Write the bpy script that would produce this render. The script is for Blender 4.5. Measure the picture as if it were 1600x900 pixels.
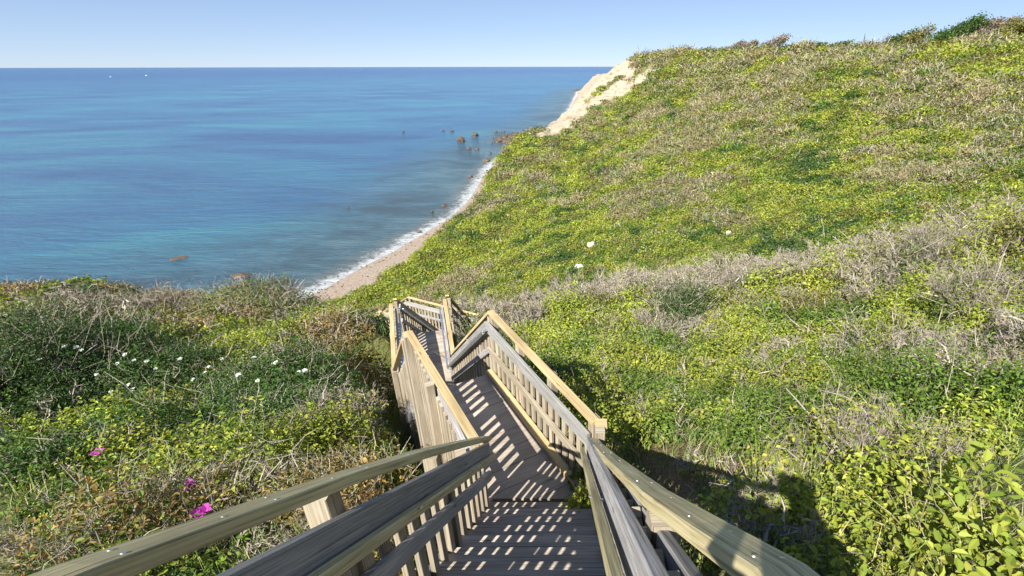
import bpy, math, random
import numpy as np
from mathutils import Vector, Matrix
R = math.radians
random.seed(7); rng = np.random.default_rng(11)
scene = bpy.context.scene
for o in list(bpy.data.objects): bpy.data.objects.remove(o)

# ------------------------------------------------------------------ camera
PITCH = R(25.3); FPX = 733.0; CX, CY = 900.0, 450.0        # pinhole fitted to the photograph (1600 x 900)
cam = bpy.data.cameras.new('camera'); camo = bpy.data.objects.new('camera', cam)
scene.collection.objects.link(camo); scene.camera = camo
cam.sensor_width = 36.0; cam.lens = 36.0*FPX/1600.0
cam.shift_x = -(CX-800.0)/1600.0
cam.clip_start = 0.02; cam.clip_end = 100000
camo.location = (0, 0, 0); camo.rotation_euler = (R(90)-PITCH, R(0.09), 0)
# ------------------------------------------------------------------ light
SUN_AZ = R(30.5); SUN_EL = R(42)                            # the light travels towards +Y, 30.5 degrees to the right
w = bpy.data.worlds.new('World'); scene.world = w; w.use_nodes = True
nt = w.node_tree; bg = nt.nodes['Background']
sky = nt.nodes.new('ShaderNodeTexSky'); sky.sky_type = 'NISHITA'; sky.sun_disc = False
sky.sun_elevation = SUN_EL; sky.sun_rotation = SUN_AZ + math.pi
sky.air_density = 0.8; sky.dust_density = 0.0; sky.ozone_density = 3.0; sky.altitude = 2500
tn = nt.nodes.new('ShaderNodeMix'); tn.data_type = 'RGBA'; tn.blend_type = 'MULTIPLY'; tn.inputs[0].default_value = 1; tn.inputs[7].default_value = (.90, 1.0, 1.20, 1)
gm = nt.nodes.new('ShaderNodeGamma'); gm.inputs[1].default_value = .52
nt.links.new(sky.outputs[0], gm.inputs[0]); nt.links.new(gm.outputs[0], tn.inputs[6]); nt.links.new(tn.outputs[2], bg.inputs[0]); bg.inputs[1].default_value = 0.134
sl = bpy.data.lights.new('sun', 'SUN'); sl.energy = 5.0; sl.angle = R(0.53); sl.color = (1.0, 0.95, 0.87)
so = bpy.data.objects.new('sun', sl); scene.collection.objects.link(so)
ldir = Vector((math.sin(SUN_AZ)*math.cos(SUN_EL), math.cos(SUN_AZ)*math.cos(SUN_EL), -math.sin(SUN_EL)))
so.rotation_euler = ldir.to_track_quat('-Z', 'Y').to_euler(); so.location = (-10, -15, 20)
vs = scene.view_settings; vs.view_transform = 'Standard'; vs.look = 'None'; vs.exposure = 1.05; vs.gamma = 1.0; vs.use_curve_mapping = False
scene.cycles.max_bounces = 5; scene.cycles.diffuse_bounces = 2; scene.cycles.glossy_bounces = 2
scene.cycles.transmission_bounces = 2; scene.cycles.transparent_max_bounces = 4

# ------------------------------------------------------------------ helpers
CT, ST = math.cos(PITCH), math.sin(PITCH)
def ray(px, py):
    u = (px-CX)/FPX; v = (py-CY)/FPX
    return Vector((u, CT-ST*v, -ST-CT*v))
def project(x, y, z):
    dep = CT*y-ST*z; up = ST*y+CT*z
    dep = np.where(dep < 1e-3, 1e-3, dep)
    return CX+FPX*x/dep, CY-FPX*up/dep
SEA = -45.0
C = scene.collection
def tag(o, label=None, cat=None, group=None, kind=None):
    if label: o['label'] = label
    if cat: o['category'] = cat
    if group: o['group'] = group
    if kind: o['kind'] = kind
    return o
def thing(name, label, cat, loc=(0,0,0), group=None):
    o = bpy.data.objects.new(name, None); C.objects.link(o); o.location = loc
    o.empty_display_size = 0.1
    return tag(o, label, cat, group)
def link(name, me, mat=None, parent=None):
    o = bpy.data.objects.new(name, me); C.objects.link(o)
    if mat: me.materials.append(mat)
    if parent:
        o.parent = parent; o.matrix_parent_inverse = Matrix.Translation(parent.location).inverted()
    return o
def np_mesh(name, verts, faces_flat, n_per, uv=None, facecol=None, vattr=None, smooth=False):
    me = bpy.data.meshes.new(name)
    nv = len(verts); nf = len(faces_flat)//n_per
    me.vertices.add(nv); me.vertices.foreach_set('co', np.asarray(verts, np.float32).ravel())
    me.loops.add(nf*n_per); me.loops.foreach_set('vertex_index', np.asarray(faces_flat, np.int32))
    me.polygons.add(nf)
    me.polygons.foreach_set('loop_start', np.arange(0, nf*n_per, n_per, dtype=np.int32))
    try: me.polygons.foreach_set('loop_total', np.full(nf, n_per, np.int32))
    except Exception: pass
    me.update(calc_edges=True)
    if facecol is not None:
        a = me.attributes.new('tint', 'FLOAT_COLOR', 'FACE')
        a.data.foreach_set('color', np.concatenate([facecol, np.ones((nf, 1))], 1).astype(np.float32).ravel())
    if vattr:
        for k, arr in vattr.items():
            a = me.attributes.new(k, 'FLOAT', 'POINT'); a.data.foreach_set('value', arr.astype(np.float32))
    if smooth: me.polygons.foreach_set('use_smooth', np.ones(nf, bool))
    return me

def vnoise(x, y, seed=0):
    x = np.asarray(x, float); y = np.asarray(y, float)
    xi = np.floor(x).astype(np.int64); yi = np.floor(y).astype(np.int64)
    fx = x-xi; fy = y-yi; fx = fx*fx*(3-2*fx); fy = fy*fy*(3-2*fy)
    def h(a, b):
        n = (a*374761393 + b*668265263 + seed*974711) & 0x7fffffff
        n = ((n ^ (n >> 13))*1274126177) & 0x7fffffff
        return ((n ^ (n >> 16)) & 0xffff)/65535.0
    return (h(xi,yi)*(1-fx)+h(xi+1,yi)*fx)*(1-fy)+(h(xi,yi+1)*(1-fx)+h(xi+1,yi+1)*fx)*fy
def fbm(x, y, seed=0, oct=4):
    s = 0; a = 0.5; t = 0
    for i in range(oct):
        s = s+a*vnoise(x*2**i, y*2**i, seed+i); t += a; a *= .5
    return s/t

# ------------------------------------------------------------------ materials
def new_mat(name):
    m = bpy.data.materials.new(name); m.use_nodes = True
    n = m.node_tree; p = n.nodes['Principled BSDF']; return m, n, p
def N(n, t, **kw):
    x = n.nodes.new(t)
    for k, v in kw.items():
        if k in x.inputs: x.inputs[k].default_value = v
        else: setattr(x, k, v)
    return x
def ramp(n, stops):
    r = n.nodes.new('ShaderNodeValToRGB'); e = r.color_ramp.elements
    while len(e) > 1: e.remove(e[-1])
    e[0].position = stops[0][0]; e[0].color = (*stops[0][1], 1)
    for p, c in stops[1:]:
        q = e.new(p); q.color = (*c, 1)
    return r
def wood(name, c1, c2, c3, rough=.75, grain=1.0):
    m, n, p = new_mat(name)
    uv = N(n, 'ShaderNodeUVMap'); mp = N(n, 'ShaderNodeMapping'); mp.inputs['Scale'].default_value = (2.4, 120, 1)
    n.links.new(uv.outputs[0], mp.inputs[0])
    no = N(n, 'ShaderNodeTexNoise', Scale=1.0, Detail=6.0, Roughness=.62, Distortion=.35); n.links.new(mp.outputs[0], no.inputs[0])
    mp2 = N(n, 'ShaderNodeMapping'); mp2.inputs['Scale'].default_value = (1.3, 5, 1); n.links.new(uv.outputs[0], mp2.inputs[0])
    n2 = N(n, 'ShaderNodeTexNoise', Scale=1.0, Detail=4.0); n.links.new(mp2.outputs[0], n2.inputs[0])
    r = ramp(n, [(.3, c1), (.52, c2), (.72, c3)]); n.links.new(no.outputs[0], r.inputs[0])
    # weather stains and knots
    r2 = ramp(n, [(.3, (.62,.60,.57)), (.6, (1,1,1)), (.8, (1.1,1.06,1.0))]); n.links.new(n2.outputs[0], r2.inputs[0])
    mx = N(n, 'ShaderNodeMix', data_type='RGBA', blend_type='MULTIPLY'); mx.inputs[0].default_value = .8
    n.links.new(r.outputs[0], mx.inputs[6]); n.links.new(r2.outputs[0], mx.inputs[7])
    at = N(n, 'ShaderNodeAttribute', attribute_name='tint')
    mx2 = N(n, 'ShaderNodeMix', data_type='RGBA', blend_type='MULTIPLY'); mx2.inputs[0].default_value = 1
    n.links.new(mx.outputs[2], mx2.inputs[6]); n.links.new(at.outputs[0], mx2.inputs[7])
    vo = N(n, 'ShaderNodeTexVoronoi', Scale=1.0); mp3 = N(n, 'ShaderNodeMapping'); mp3.inputs['Scale'].default_value = (1.9, 9, 1)
    n.links.new(uv.outputs[0], mp3.inputs[0]); n.links.new(mp3.outputs[0], vo.inputs[0])
    kr = ramp(n, [(.05, (.35,.26,.18)), (.11, (1,1,1))]); n.links.new(vo.outputs[0], kr.inputs[0])
    mx3 = N(n, 'ShaderNodeMix', data_type='RGBA', blend_type='MULTIPLY'); mx3.inputs[0].default_value = .7
    n.links.new(mx2.outputs[2], mx3.inputs[6]); n.links.new(kr.outputs[0], mx3.inputs[7])
    n.links.new(mx3.outputs[2], p.inputs['Base Color'])
    mp4 = N(n, 'ShaderNodeMapping'); mp4.inputs['Scale'].default_value = (1.1, 105, 1); n.links.new(uv.outputs[0], mp4.inputs[0])
    n4 = N(n, 'ShaderNodeTexNoise', Scale=1.0, Detail=3.0); n.links.new(mp4.outputs[0], n4.inputs[0])
    r4 = ramp(n, [(.34, (.42,.38,.34)), (.42, (1,1,1))]); n.links.new(n4.outputs[0], r4.inputs[0])
    mx4 = N(n, 'ShaderNodeMix', data_type='RGBA', blend_type='MULTIPLY'); mx4.inputs[0].default_value = .75*min(1.0, grain*.8)
    n.links.new(mx3.outputs[2], mx4.inputs[6]); n.links.new(r4.outputs[0], mx4.inputs[7]); n.links.new(mx4.outputs[2], p.inputs['Base Color'])
    b = N(n, 'ShaderNodeBump', Strength=.45*grain, Distance=.004); n.links.new(no.outputs[0], b.inputs['Height'])
    n.links.new(b.outputs[0], p.inputs['Normal'])
    p.inputs['Roughness'].default_value = rough; p.inputs['Specular IOR Level'].default_value = .25
    return m
M_new = wood('new_yellow_wood', (.40,.29,.14), (.55,.42,.22), (.62,.50,.29))
M_green = wood('treated_greenish_wood', (.28,.24,.12), (.53,.46,.25), (.68,.60,.37))
M_grey = wood('weathered_grey_wood', (.20,.195,.19), (.38,.37,.36), (.52,.51,.50), grain=1.6)
M_tan = wood('weathered_tan_wood', (.26,.21,.15), (.42,.36,.27), (.54,.48,.38), grain=1.3)
M_deck = wood('deck_wood', (.28,.235,.19), (.48,.41,.335), (.60,.525,.435), grain=1.3)
m, n, p = new_mat('galvanised_steel'); p.inputs['Base Color'].default_value = (.6,.62,.64,1); p.inputs['Metallic'].default_value = .9; p.inputs['Roughness'].default_value = .38
M_steel = m

def leafmat(name, trans=.35, rough=.55):
    m, n, p = new_mat(name)
    at = N(n, 'ShaderNodeAttribute', attribute_name='tint')
    n.links.new(at.outputs[0], p.inputs['Base Color']); p.inputs['Roughness'].default_value = rough
    p.inputs['Specular IOR Level'].default_value = .3
    if trans > 0:
        tr = N(n, 'ShaderNodeBsdfTranslucent'); mc = N(n, 'ShaderNodeMix', data_type='RGBA', blend_type='MULTIPLY'); mc.inputs[0].default_value = 1
        mc.inputs[7].default_value = (1.25, 1.15, .5, 1)
        n.links.new(at.outputs[0], mc.inputs[6]); n.links.new(mc.outputs[2], tr.inputs[0])
        mx = N(n, 'ShaderNodeMixShader'); mx.inputs[0].default_value = trans
        n.links.new(p.outputs[0], mx.inputs[1]); n.links.new(tr.outputs[0], mx.inputs[2])
        n.links.new(mx.outputs[0], n.nodes['Material Output'].inputs[0])
    return m
M_leaf = leafmat('leaves'); M_twig = leafmat('twigs', 0, .85); M_petal = leafmat('petals', .3, .6)

# ------------------------------------------------------------------ coast and terrain
coast_px = [(430,482),(480,464),(512,448),(560,420),(612,394),(660,366),(700,342),(728,318),(742,298),(752,280),(770,258),(800,236),(838,215),(868,201),(884,185),(896,160),(903,143)]
coast = [(-900,-260),(-400,-60),(-160,30),(-100,62)]
for q in coast_px:
    d = ray(*q); t = SEA/d.z; coast.append((d.x*t, d.y*t))
coast += [(120, 1500), (700, 2300), (3000, 3200)]
coast = np.array(coast)
def coast_dist(x, y):
    """signed distance to the shoreline, positive inland"""
    x = np.asarray(x, float); y = np.asarray(y, float)
    best = np.full(x.shape, 1e9); sg = np.ones(x.shape)
    for (ax, ay), (bx, by) in zip(coast[:-1], coast[1:]):
        dx, dy = bx-ax, by-ay; L2 = dx*dx+dy*dy
        t = np.clip(((x-ax)*dx+(y-ay)*dy)/L2, 0, 1)
        qx, qy = x-(ax+t*dx), y-(ay+t*dy); dd = np.hypot(qx, qy)
        cr = -(dx*qy-dy*qx)                      # right of the line is land
        s = np.where(cr >= 0, 1.0, -1.0)
        upd = dd < best-1e-9; best = np.where(upd, dd, best); sg = np.where(upd, s, sg)
    return best*sg

def P(px, py, t, dz=0):
    d = ray(px, py)*t; return (d.x, d.y, d.z+dz)
VEG = -0.45
ctl = [
 # under the platform and stairs
 (0,0,-2.4),(0,-1.5,-1.9),(-.3,2,-3.9),(-1.2,4.6,-5.1),(-2.4,6.6,-6.4),(-3.4,9,-7.0),(-3.8,12,-9.2),(-4.6,13.6,-9.6),(-6.6,15.2,-9.8),
 # left of the decks
 (-1.5,3.4,-4.7),(-2.4,4.8,-5.5),(-3.4,6.4,-6.1),(-4.6,9.0,-7.0),
 P(560,720,4.4,VEG),P(350,800,3.8,VEG),P(50,850,3.1,VEG),P(250,700,5.6,VEG),P(30,690,5.5,VEG),P(550,650,6.6,VEG),P(420,620,8.0,VEG),
 P(250,590,8.6,VEG-.2),P(60,570,8.6,VEG),P(560,560,10.5,VEG),P(420,520,13,VEG),P(560,505,13.5,VEG),P(595,520,11.0,VEG),P(250,500,14,VEG),P(30,492,12,VEG),
 P(10,482,15,-.6),P(130,480,18,-.7),P(250,486,19,-.7),P(340,470,20,-.6),P(430,472,20,VEG),P(490,484,21,VEG),P(540,492,22,VEG),P(590,494,21,VEG),
 # it drops behind that crest
 P(10,470,24,0),P(250,490,30,0),P(430,500,32,0),P(540,515,34,0),(-34,32,-24),(-20,42,-30),(-50,20,-22),(-60,60,-36),(-35,70,-38),
 # right of the decks
 (.75,3.6,-3.75),(.4,4.9,-4.45),(-.9,7.2,-5.6),(-1.9,9.6,-6.7),
 P(1200,745,3.4,-.25),P(1080,700,4.4,-.3),P(1350,850,2.6,-.3),P(1590,880,2.2,-.35),P(1450,700,3.7,VEG),P(1590,650,4.2,VEG),P(1300,620,5.8,VEG),P(1100,620,7.0,VEG),P(960,600,8,VEG),
 P(1590,500,7,VEG),P(1350,500,10,VEG),P(1100,520,12,VEG),P(900,520,13.5,VEG),P(780,510,15,VEG),
 P(1590,330,12.5,-.7),P(1450,370,15.5,-.7),P(1300,400,18,-.7),P(1100,425,22,-.7),P(900,462,24,-.7),P(760,488,22,-.6),P(690,492,19,-.5),
 # the gully behind
 P(1590,370,26,0),P(1300,450,30,0),P(1000,480,38,0),P(760,500,42,0),P(620,505,46,0),
 (-31,248,-34),(-22,290,-33),(-8,345,-30),(0,420,-27),(-33,200,-37),(-36,170,-38),(-25,225,-30),
 (-38,82,-41.5),(-43,80,-42),(-33,77,-39),(-31,90,-40),(-30,104,-40),
 # the big slope across the gully
 P(1590,285,46),P(1400,330,52),P(1200,385,56),P(1000,425,62),P(850,450,66),P(700,472,74),P(600,476,80),
 P(1590,200,72),P(1400,230,82),P(1200,270,92),P(1000,320,100),P(850,360,104),P(720,400,108),
 P(1590,120,100),P(1400,130,122),P(1250,150,145),P(1100,190,160),P(1000,230,165),P(880,280,165),P(800,300,170),
 P(1590,62,135),P(1500,66,148),P(1440,82,162),P(1350,88,185),P(1250,90,215),P(1150,92,250),P(1050,93,300),P(1000,94,330),P(968,99,345),
 P(1050,140,245),P(980,190,250),P(900,225,260),P(1150,130,215),
 # behind the crests, sinking a little
 (190,190,2),(160,290,1),(110,380,1),(150,520,-3),(260,340,-2),(300,120,4),(80,560,-4),(300,800,-5),
 # beside and behind the camera, the ground climbs
 (-4,-1,-1.8),(-12,-4,-2),(-30,-10,-6),(4,-1,-1.0),(7,1.5,-1.4),(14,4,-.6),(30,6,2),(60,20,6),(0,-8,-.6),(-12,-22,0),(14,-20,2),(0,-80,3),(60,-60,5),(-70,-50,-6),(100,-20,8),(-150,-40,-20),(0,-300,3),(300,-200,6),(-300,-300,0),
]
ctl = np.array(ctl, float)
def pol(x, y):
    r = np.hypot(x, y); a = np.arctan2(x, y); return a, np.log(r+1.2)
def tps_fit():
    a, l = pol(ctl[:,0], ctl[:,1]); r = np.hypot(ctl[:,0], ctl[:,1])
    K = np.hypot(a[:,None]-a[None], l[:,None]-l[None]); K = np.where(K > 0, K*K*np.log(K+1e-12), 0)
    n = len(a); Pm = np.stack([np.ones(n), a, l], 1)
    A = np.zeros((n+3, n+3)); A[:n,:n] = K+np.eye(n)*2e-4; A[:n,n:] = Pm; A[n:,:n] = Pm.T
    b = np.zeros(n+3); b[:n] = ctl[:,2]/(r+3)
    return np.linalg.solve(A, b), a, l
TW, TA, TL = tps_fit()
# the path of the walk: (x, y, z of the floor), half width
path = [(-.34,-2.2,-1.5),(-.34,.30,-1.5),(-.36,3.42,-4.0),(-1.64,5.36,-4.0),(-2.94,7.60,-6.15),(-3.84,10.25,-6.15),(-3.92,13.3,-8.75),(-6.6,15.5,-8.75),(-9.0,16.6,-10.8)]
def path_dist(x, y):
    best = np.full(np.shape(x), 1e9); pz = np.zeros(np.shape(x))
    for a, b in zip(path[:-1], path[1:]):
        dx, dy = b[0]-a[0], b[1]-a[1]
        t = np.clip(((x-a[0])*dx+(y-a[1])*dy)/(dx*dx+dy*dy), 0, 1)
        dd = np.hypot(x-a[0]-t*dx, y-a[1]-t*dy); z = a[2]+t*(b[2]-a[2])
        u = dd < best; best = np.where(u, dd, best); pz = np.where(u, z, pz)
    return best, pz
def height(x, y):
    x = np.asarray(x, float); y = np.asarray(y, float); sh = x.shape; x = x.ravel(); y = y.ravel()
    a, l = pol(x, y); r = np.hypot(x, y)
    out = TW[-3]+TW[-2]*a+TW[-1]*l
    for i in range(len(TA)):
        d2 = (a-TA[i])**2+(l-TL[i])**2
        out = out+TW[i]*0.5*d2*np.log(d2+1e-12)
    z = out*(r+3)
    z = z+(fbm(x*.09, y*.09, 3)-.5)*np.clip(r*.02-.3, 0, 4.0)+(fbm(x*.9, y*.9, 5)-.5)*.25
    d = coast_dist(x, y)
    far = np.clip((np.hypot(x, y)-250)/80, 0, 1)
    lowc = np.clip((185-y)/40, 0, 1); bw = 3.4+2.4*lowc+10*np.exp(-((x+48)**2+(y-92)**2)/700)    # width of the beach
    k = 1.2-.12*far-.28*lowc+(fbm(x*.05+9, y*.05, 21)-.5)*.45
    cap = np.where(d < bw, SEA+.11*np.maximum(d, -30), SEA+.11*bw+k*(d-bw))
    cap = np.where(d < -10, np.maximum(SEA-1.1+.06*(d+10), SEA-12), cap)
    z = np.where(d > 0, np.maximum(z, SEA+np.minimum(d*.35, 8)*np.clip((np.hypot(x, y)-50)/45, 0, 1)), z)
    # smooth minimum
    s = 1.5; h = np.clip(.5+.5*(cap-z)/s, 0, 1); zz = cap*(1-h)+z*h-s*h*(1-h)
    zz = zz+far*np.clip(d/12, 0, 1)*((fbm(x*.22, y*.09, 91, 5)-.5)*7+(fbm(x*.9, y*.4, 93, 3)-.5)*1.6)*np.clip(1.6-(zz-SEA)/38, .15, 1)
    near = r < 40; zz = np.where(near, z, zz)
    pd, pz = path_dist(x, y)
    lim = pz-.45+np.clip(pd-.62, 0, 9)*2.6
    zz = np.where(pd < 3, np.minimum(zz, lim), zz)
    return zz.reshape(sh)

# polar grid, dense where it is near and in front
az = np.concatenate([np.linspace(-180,-75,36,endpoint=False), np.linspace(-75,62,620,endpoint=False), np.linspace(62,180,40)])
az = np.radians(az)
lr = np.concatenate([np.exp(np.linspace(math.log(.35), math.log(500), 420)), np.exp(np.linspace(math.log(520), math.log(4000), 20))])
AA, LL = np.meshgrid(az, lr, indexing='ij')
X = LL*np.sin(AA); Y = LL*np.cos(AA); Z = height(X, Y)
ni, nj = X.shape
idx = np.arange(ni*nj).reshape(ni, nj)
F = np.stack([idx[:-1,:-1], idx[:-1,1:], idx[1:,1:], idx[1:,:-1]], -1).reshape(-1, 4)[:, ::-1]
D = coast_dist(X, Y)
def inpoly(px, py, poly):
    c = np.zeros(px.shape, bool); n_ = len(poly)
    for i in range(n_):
        x1, y1 = poly[i]; x2, y2 = poly[(i+1) % n_]
        if y1 == y2: continue
        t = ((y1 > py) != (y2 > py)) & (px < (x2-x1)*(py-y1)/(y2-y1)+x1); c ^= t
    return c
# bare ground of the headland, in the plane (bearing, slope of sight) of the far bluff
def bare_mask(x, y, z):
    r = np.hypot(x, y); az_ = np.where(y > 0, x/np.maximum(y, .1), 9); el = z/np.maximum(y, .1)
    j = (vnoise(x*.12, z*.2+y*.1, 31)-.5)
    a2 = az_+j*.010; e2 = el+j*.012
    def q(px, py):
        d = ray(px, py); return (d.x/d.y, d.z/d.y)
    face = [q(*a) for a in [(830,222),(860,180),(890,140),(920,100),(945,84),(966,88),(1002,90),(990,118),(985,128),(1015,105),(1030,108),(1012,135),(975,150),(940,160),(905,190),(880,208)]]
    strip = [q(*a) for a in [(955,128),(968,118),(972,124),(930,150),(915,158)]]
    m_ = inpoly(a2, e2, face) & ~inpoly(a2, e2, strip) & (r > 200)
    d = coast_dist(x, y)
    bw = 3.4+2.4*np.clip((185-y)/40, 0, 1)+10*np.exp(-((x+48)**2+(y-92)**2)/700)
    b = d < bw+.4+vnoise(x*.3, y*.3, 8)*3
    cut = inpoly(a2, e2, [q(*a) for a in [(725,322),(735,290),(747,288),(749,302),(738,318)]]) & (r > 140)
    return (m_ | cut).astype(float), b.astype(float)
bare, beach = bare_mask(X, Y, Z)
soil = np.clip(1.4*np.exp(-(((X-.95)/.8)**2+((Y-3.45)/.85)**2))+.5*(fbm(X*3, Y*3, 77)-.5), 0, 1)
me = np_mesh('ground', np.stack([X,Y,Z], -1).reshape(-1,3), F.ravel(), 4, vattr={'bare':bare.ravel(),'beach':beach.ravel(),'shore':D.ravel(),'soil':soil.ravel()}, smooth=True)
m, n, p = new_mat('hillside_ground')
geo = N(n, 'ShaderNodeNewGeometry')
n1 = N(n, 'ShaderNodeTexNoise', Scale=.16, Detail=8.0, Roughness=.7); n.links.new(geo.outputs[0], n1.inputs[0])
n2 = N(n, 'ShaderNodeTexNoise', Scale=2.2, Detail=6.0, Roughness=.7); n.links.new(geo.outputs[0], n2.inputs[0])
rg = ramp(n, [(.30,(.08,.12,.025)),(.45,(.13,.18,.035)),(.55,(.17,.17,.07)),(.70,(.20,.17,.11))]); n.links.new(n1.outputs[0], rg.inputs[0])
ms_ = N(n, 'ShaderNodeMapping'); ms_.inputs['Scale'].default_value = (.10,.10,.42); n.links.new(geo.outputs[0], ms_.inputs[0])
n3 = N(n, 'ShaderNodeTexNoise', Scale=1.0, Detail=9.0, Roughness=.72, Distortion=.8); n.links.new(ms_.outputs[0], n3.inputs[0])
rs = ramp(n, [(.3,(.19,.14,.09)),(.42,(.36,.29,.20)),(.50,(.48,.42,.32)),(.57,(.38,.30,.21)),(.68,(.22,.155,.10))]); n.links.new(n3.outputs[0], rs.inputs[0])
rb = ramp(n, [(.35,(.22,.165,.13)),(.5,(.36,.29,.225)),(.65,(.45,.38,.31))]); n.links.new(n2.outputs[0], rb.inputs[0])
a1 = N(n, 'ShaderNodeAttribute', attribute_name='bare'); a2 = N(n, 'ShaderNodeAttribute', attribute_name='beach'); a3 = N(n, 'ShaderNodeAttribute', attribute_name='soil')
rsoil = ramp(n, [(.35,(.10,.12,.04)),(.55,(.26,.16,.10)),(.7,(.34,.22,.14))]); n.links.new(n2.outputs[0], rsoil.inputs[0])
def mixc(fac, A_, B_):
    mx = N(n, 'ShaderNodeMix', data_type='RGBA'); n.links.new(fac, mx.inputs[0]); n.links.new(A_, mx.inputs[6]); n.links.new(B_, mx.inputs[7]); return mx.outputs[2]
c_ = mixc(a3.outputs['Fac'], rg.outputs[0], rsoil.outputs[0]); c_ = mixc(a1.outputs['Fac'], c_, rs.outputs[0]); c_ = mixc(a2.outputs['Fac'], c_, rb.outputs[0])
n.links.new(c_, p.inputs['Base Color']); p.inputs['Roughness'].default_value = .95; p.inputs['Specular IOR Level'].default_value = .1
b = N(n, 'ShaderNodeBump', Strength=.9, Distance=.5); n.links.new(n2.outputs[0], b.inputs['Height']); n.links.new(b.outputs[0], p.inputs['Normal'])
tag(link('ground', me, m), kind='structure')

# ------------------------------------------------------------------ sea
az = np.radians(np.concatenate([np.linspace(-180,-75,20,endpoint=False), np.linspace(-75,20,500,endpoint=False), np.linspace(20,180,30)]))
lr = np.concatenate([np.exp(np.linspace(math.log(40), math.log(600), 330)), np.exp(np.linspace(math.log(620), math.log(60000), 50))])
AA, LL = np.meshgrid(az, lr, indexing='ij'); X = LL*np.sin(AA); Y = LL*np.cos(AA)
D = -coast_dist(X, Y); ni, nj = X.shape
idx = np.arange(ni*nj).reshape(ni, nj); F = np.stack([idx[:-1,:-1], idx[:-1,1:], idx[1:,1:], idx[1:,:-1]], -1).reshape(-1,4)[:, ::-1]
me = np_mesh('sea', np.stack([X,Y,np.full(X.shape, SEA)], -1).reshape(-1,3), F.ravel(), 4, vattr={'off':D.ravel()}, smooth=True)
m, n, p = new_mat('sea_water')
geo = N(n, 'ShaderNodeNewGeometry'); at = N(n, 'ShaderNodeAttribute', attribute_name='off')
def mapn(scale, rot, sc, detail=5.0, rough=.55, dist=0.0):
    mp = N(n, 'ShaderNodeMapping'); mp.inputs['Scale'].default_value = scale; mp.inputs['Rotation'].default_value = (0,0,R(rot))
    n.links.new(geo.outputs[0], mp.inputs[0]); t = N(n, 'ShaderNodeTexNoise', Scale=sc, Detail=detail, Roughness=rough, Distortion=dist)
    n.links.new(mp.outputs[0], t.inputs[0]); return t
def math_(op, a, b_=None, cl=False):
    x = N(n, 'ShaderNodeMath', operation=op, use_clamp=cl)
    for i, v in enumerate((a, b_)):
        if v is None: continue
        if isinstance(v, (int, float)): x.inputs[i].default_value = v
        else: n.links.new(v, x.inputs[i])
    return x.outputs[0]
# broad bands of shallow (turquoise) and deep (blue) water, stretched along the shore
band = mapn((1,2.6,1), -12, .006, 8.0, .62, .8); patch = mapn((1,1.8,1), 25, .03, 8.0, .65, .5)
wob = mapn((1,1,1), 0, .05, 5.0, .6); fine = mapn((1,1,1), 0, .55, 6.0, .7)
dd = math_('ADD', at.outputs['Fac'], math_('MULTIPLY', math_('SUBTRACT', wob.outputs[0], .5), 9.0))
deep = ramp(n, [(.34,(.020,.075,.185)),(.46,(.029,.11,.225)),(.56,(.033,.145,.25)),(.66,(.042,.195,.26))]); n.links.new(band.outputs[0], deep.inputs[0])
shal = ramp(n, [(.36,(.035,.060,.075)),(.5,(.05,.11,.14)),(.62,(.10,.16,.17))]); n.links.new(patch.outputs[0], shal.inputs[0])
offm = N(n, 'ShaderNodeMapRange'); offm.inputs[1].default_value = 8; offm.inputs[2].default_value = 75; offm.interpolation_type = 'SMOOTHSTEP'
n.links.new(math_('ADD', at.outputs['Fac'], math_('MULTIPLY', math_('SUBTRACT', patch.outputs[0], .5), 60.0)), offm.inputs[0])
c1 = mixc(offm.outputs[0], shal.outputs[0], deep.outputs[0])
# far water turns plain deep blue
ofar = N(n, 'ShaderNodeMapRange'); ofar.inputs[1].default_value = 700; ofar.inputs[2].default_value = 2600; n.links.new(at.outputs['Fac'], ofar.inputs[0])
cf = N(n, 'ShaderNodeRGB'); cf.outputs[0].default_value = (.012,.07,.19,1); c1 = mixc(math_('MULTIPLY', ofar.outputs[0], .85), c1, cf.outputs[0])
# thin sand coloured water at the edge, then foam
edge = N(n, 'ShaderNodeMapRange'); edge.inputs[1].default_value = 10; edge.inputs[2].default_value = 3; n.links.new(dd, edge.inputs[0])
ce = N(n, 'ShaderNodeRGB'); ce.outputs[0].default_value = (.16,.17,.15,1); c1 = mixc(math_('MULTIPLY', edge.outputs[0], .8), c1, ce.outputs[0])
fo = N(n, 'ShaderNodeMapRange'); fo.inputs[1].default_value = 12; fo.inputs[2].default_value = -1; n.links.new(dd, fo.inputs[0])
foam = N(n, 'ShaderNodeMapRange'); foam.inputs[1].default_value = .02; foam.inputs[2].default_value = .30
n.links.new(math_('SUBTRACT', math_('MULTIPLY', fo.outputs[0], 1.05), math_('MULTIPLY', fine.outputs[0], 1.15)), foam.inputs[0])
cfm = N(n, 'ShaderNodeRGB'); cfm.outputs[0].default_value = (.52,.55,.56,1); c1 = mixc(foam.outputs[0], c1, cfm.outputs[0])
n.links.new(c1, p.inputs['Base Color']); p.inputs['IOR'].default_value = 1.33; p.inputs['Specular IOR Level'].default_value = .5
rr = N(n, 'ShaderNodeMapRange'); rr.inputs[3].default_value = .2; rr.inputs[4].default_value = .8; n.links.new(foam.outputs[0], rr.inputs[0]); n.links.new(rr.outputs[0], p.inputs['Roughness'])
w1 = mapn((1,2.8,1), -8, .30, 8.0, .70, .4); w2 = mapn((1,1.8,1), 22, 1.1, 4.0, .6, .3); w3 = mapn((1,4,1), -14, .05, 3.0, .5, .3)
hsum = math_('ADD', math_('MULTIPLY', w1.outputs[0], 1.5), math_('ADD', math_('MULTIPLY', w2.outputs[0], .28), math_('MULTIPLY', w3.outputs[0], 2.5)))
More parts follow.
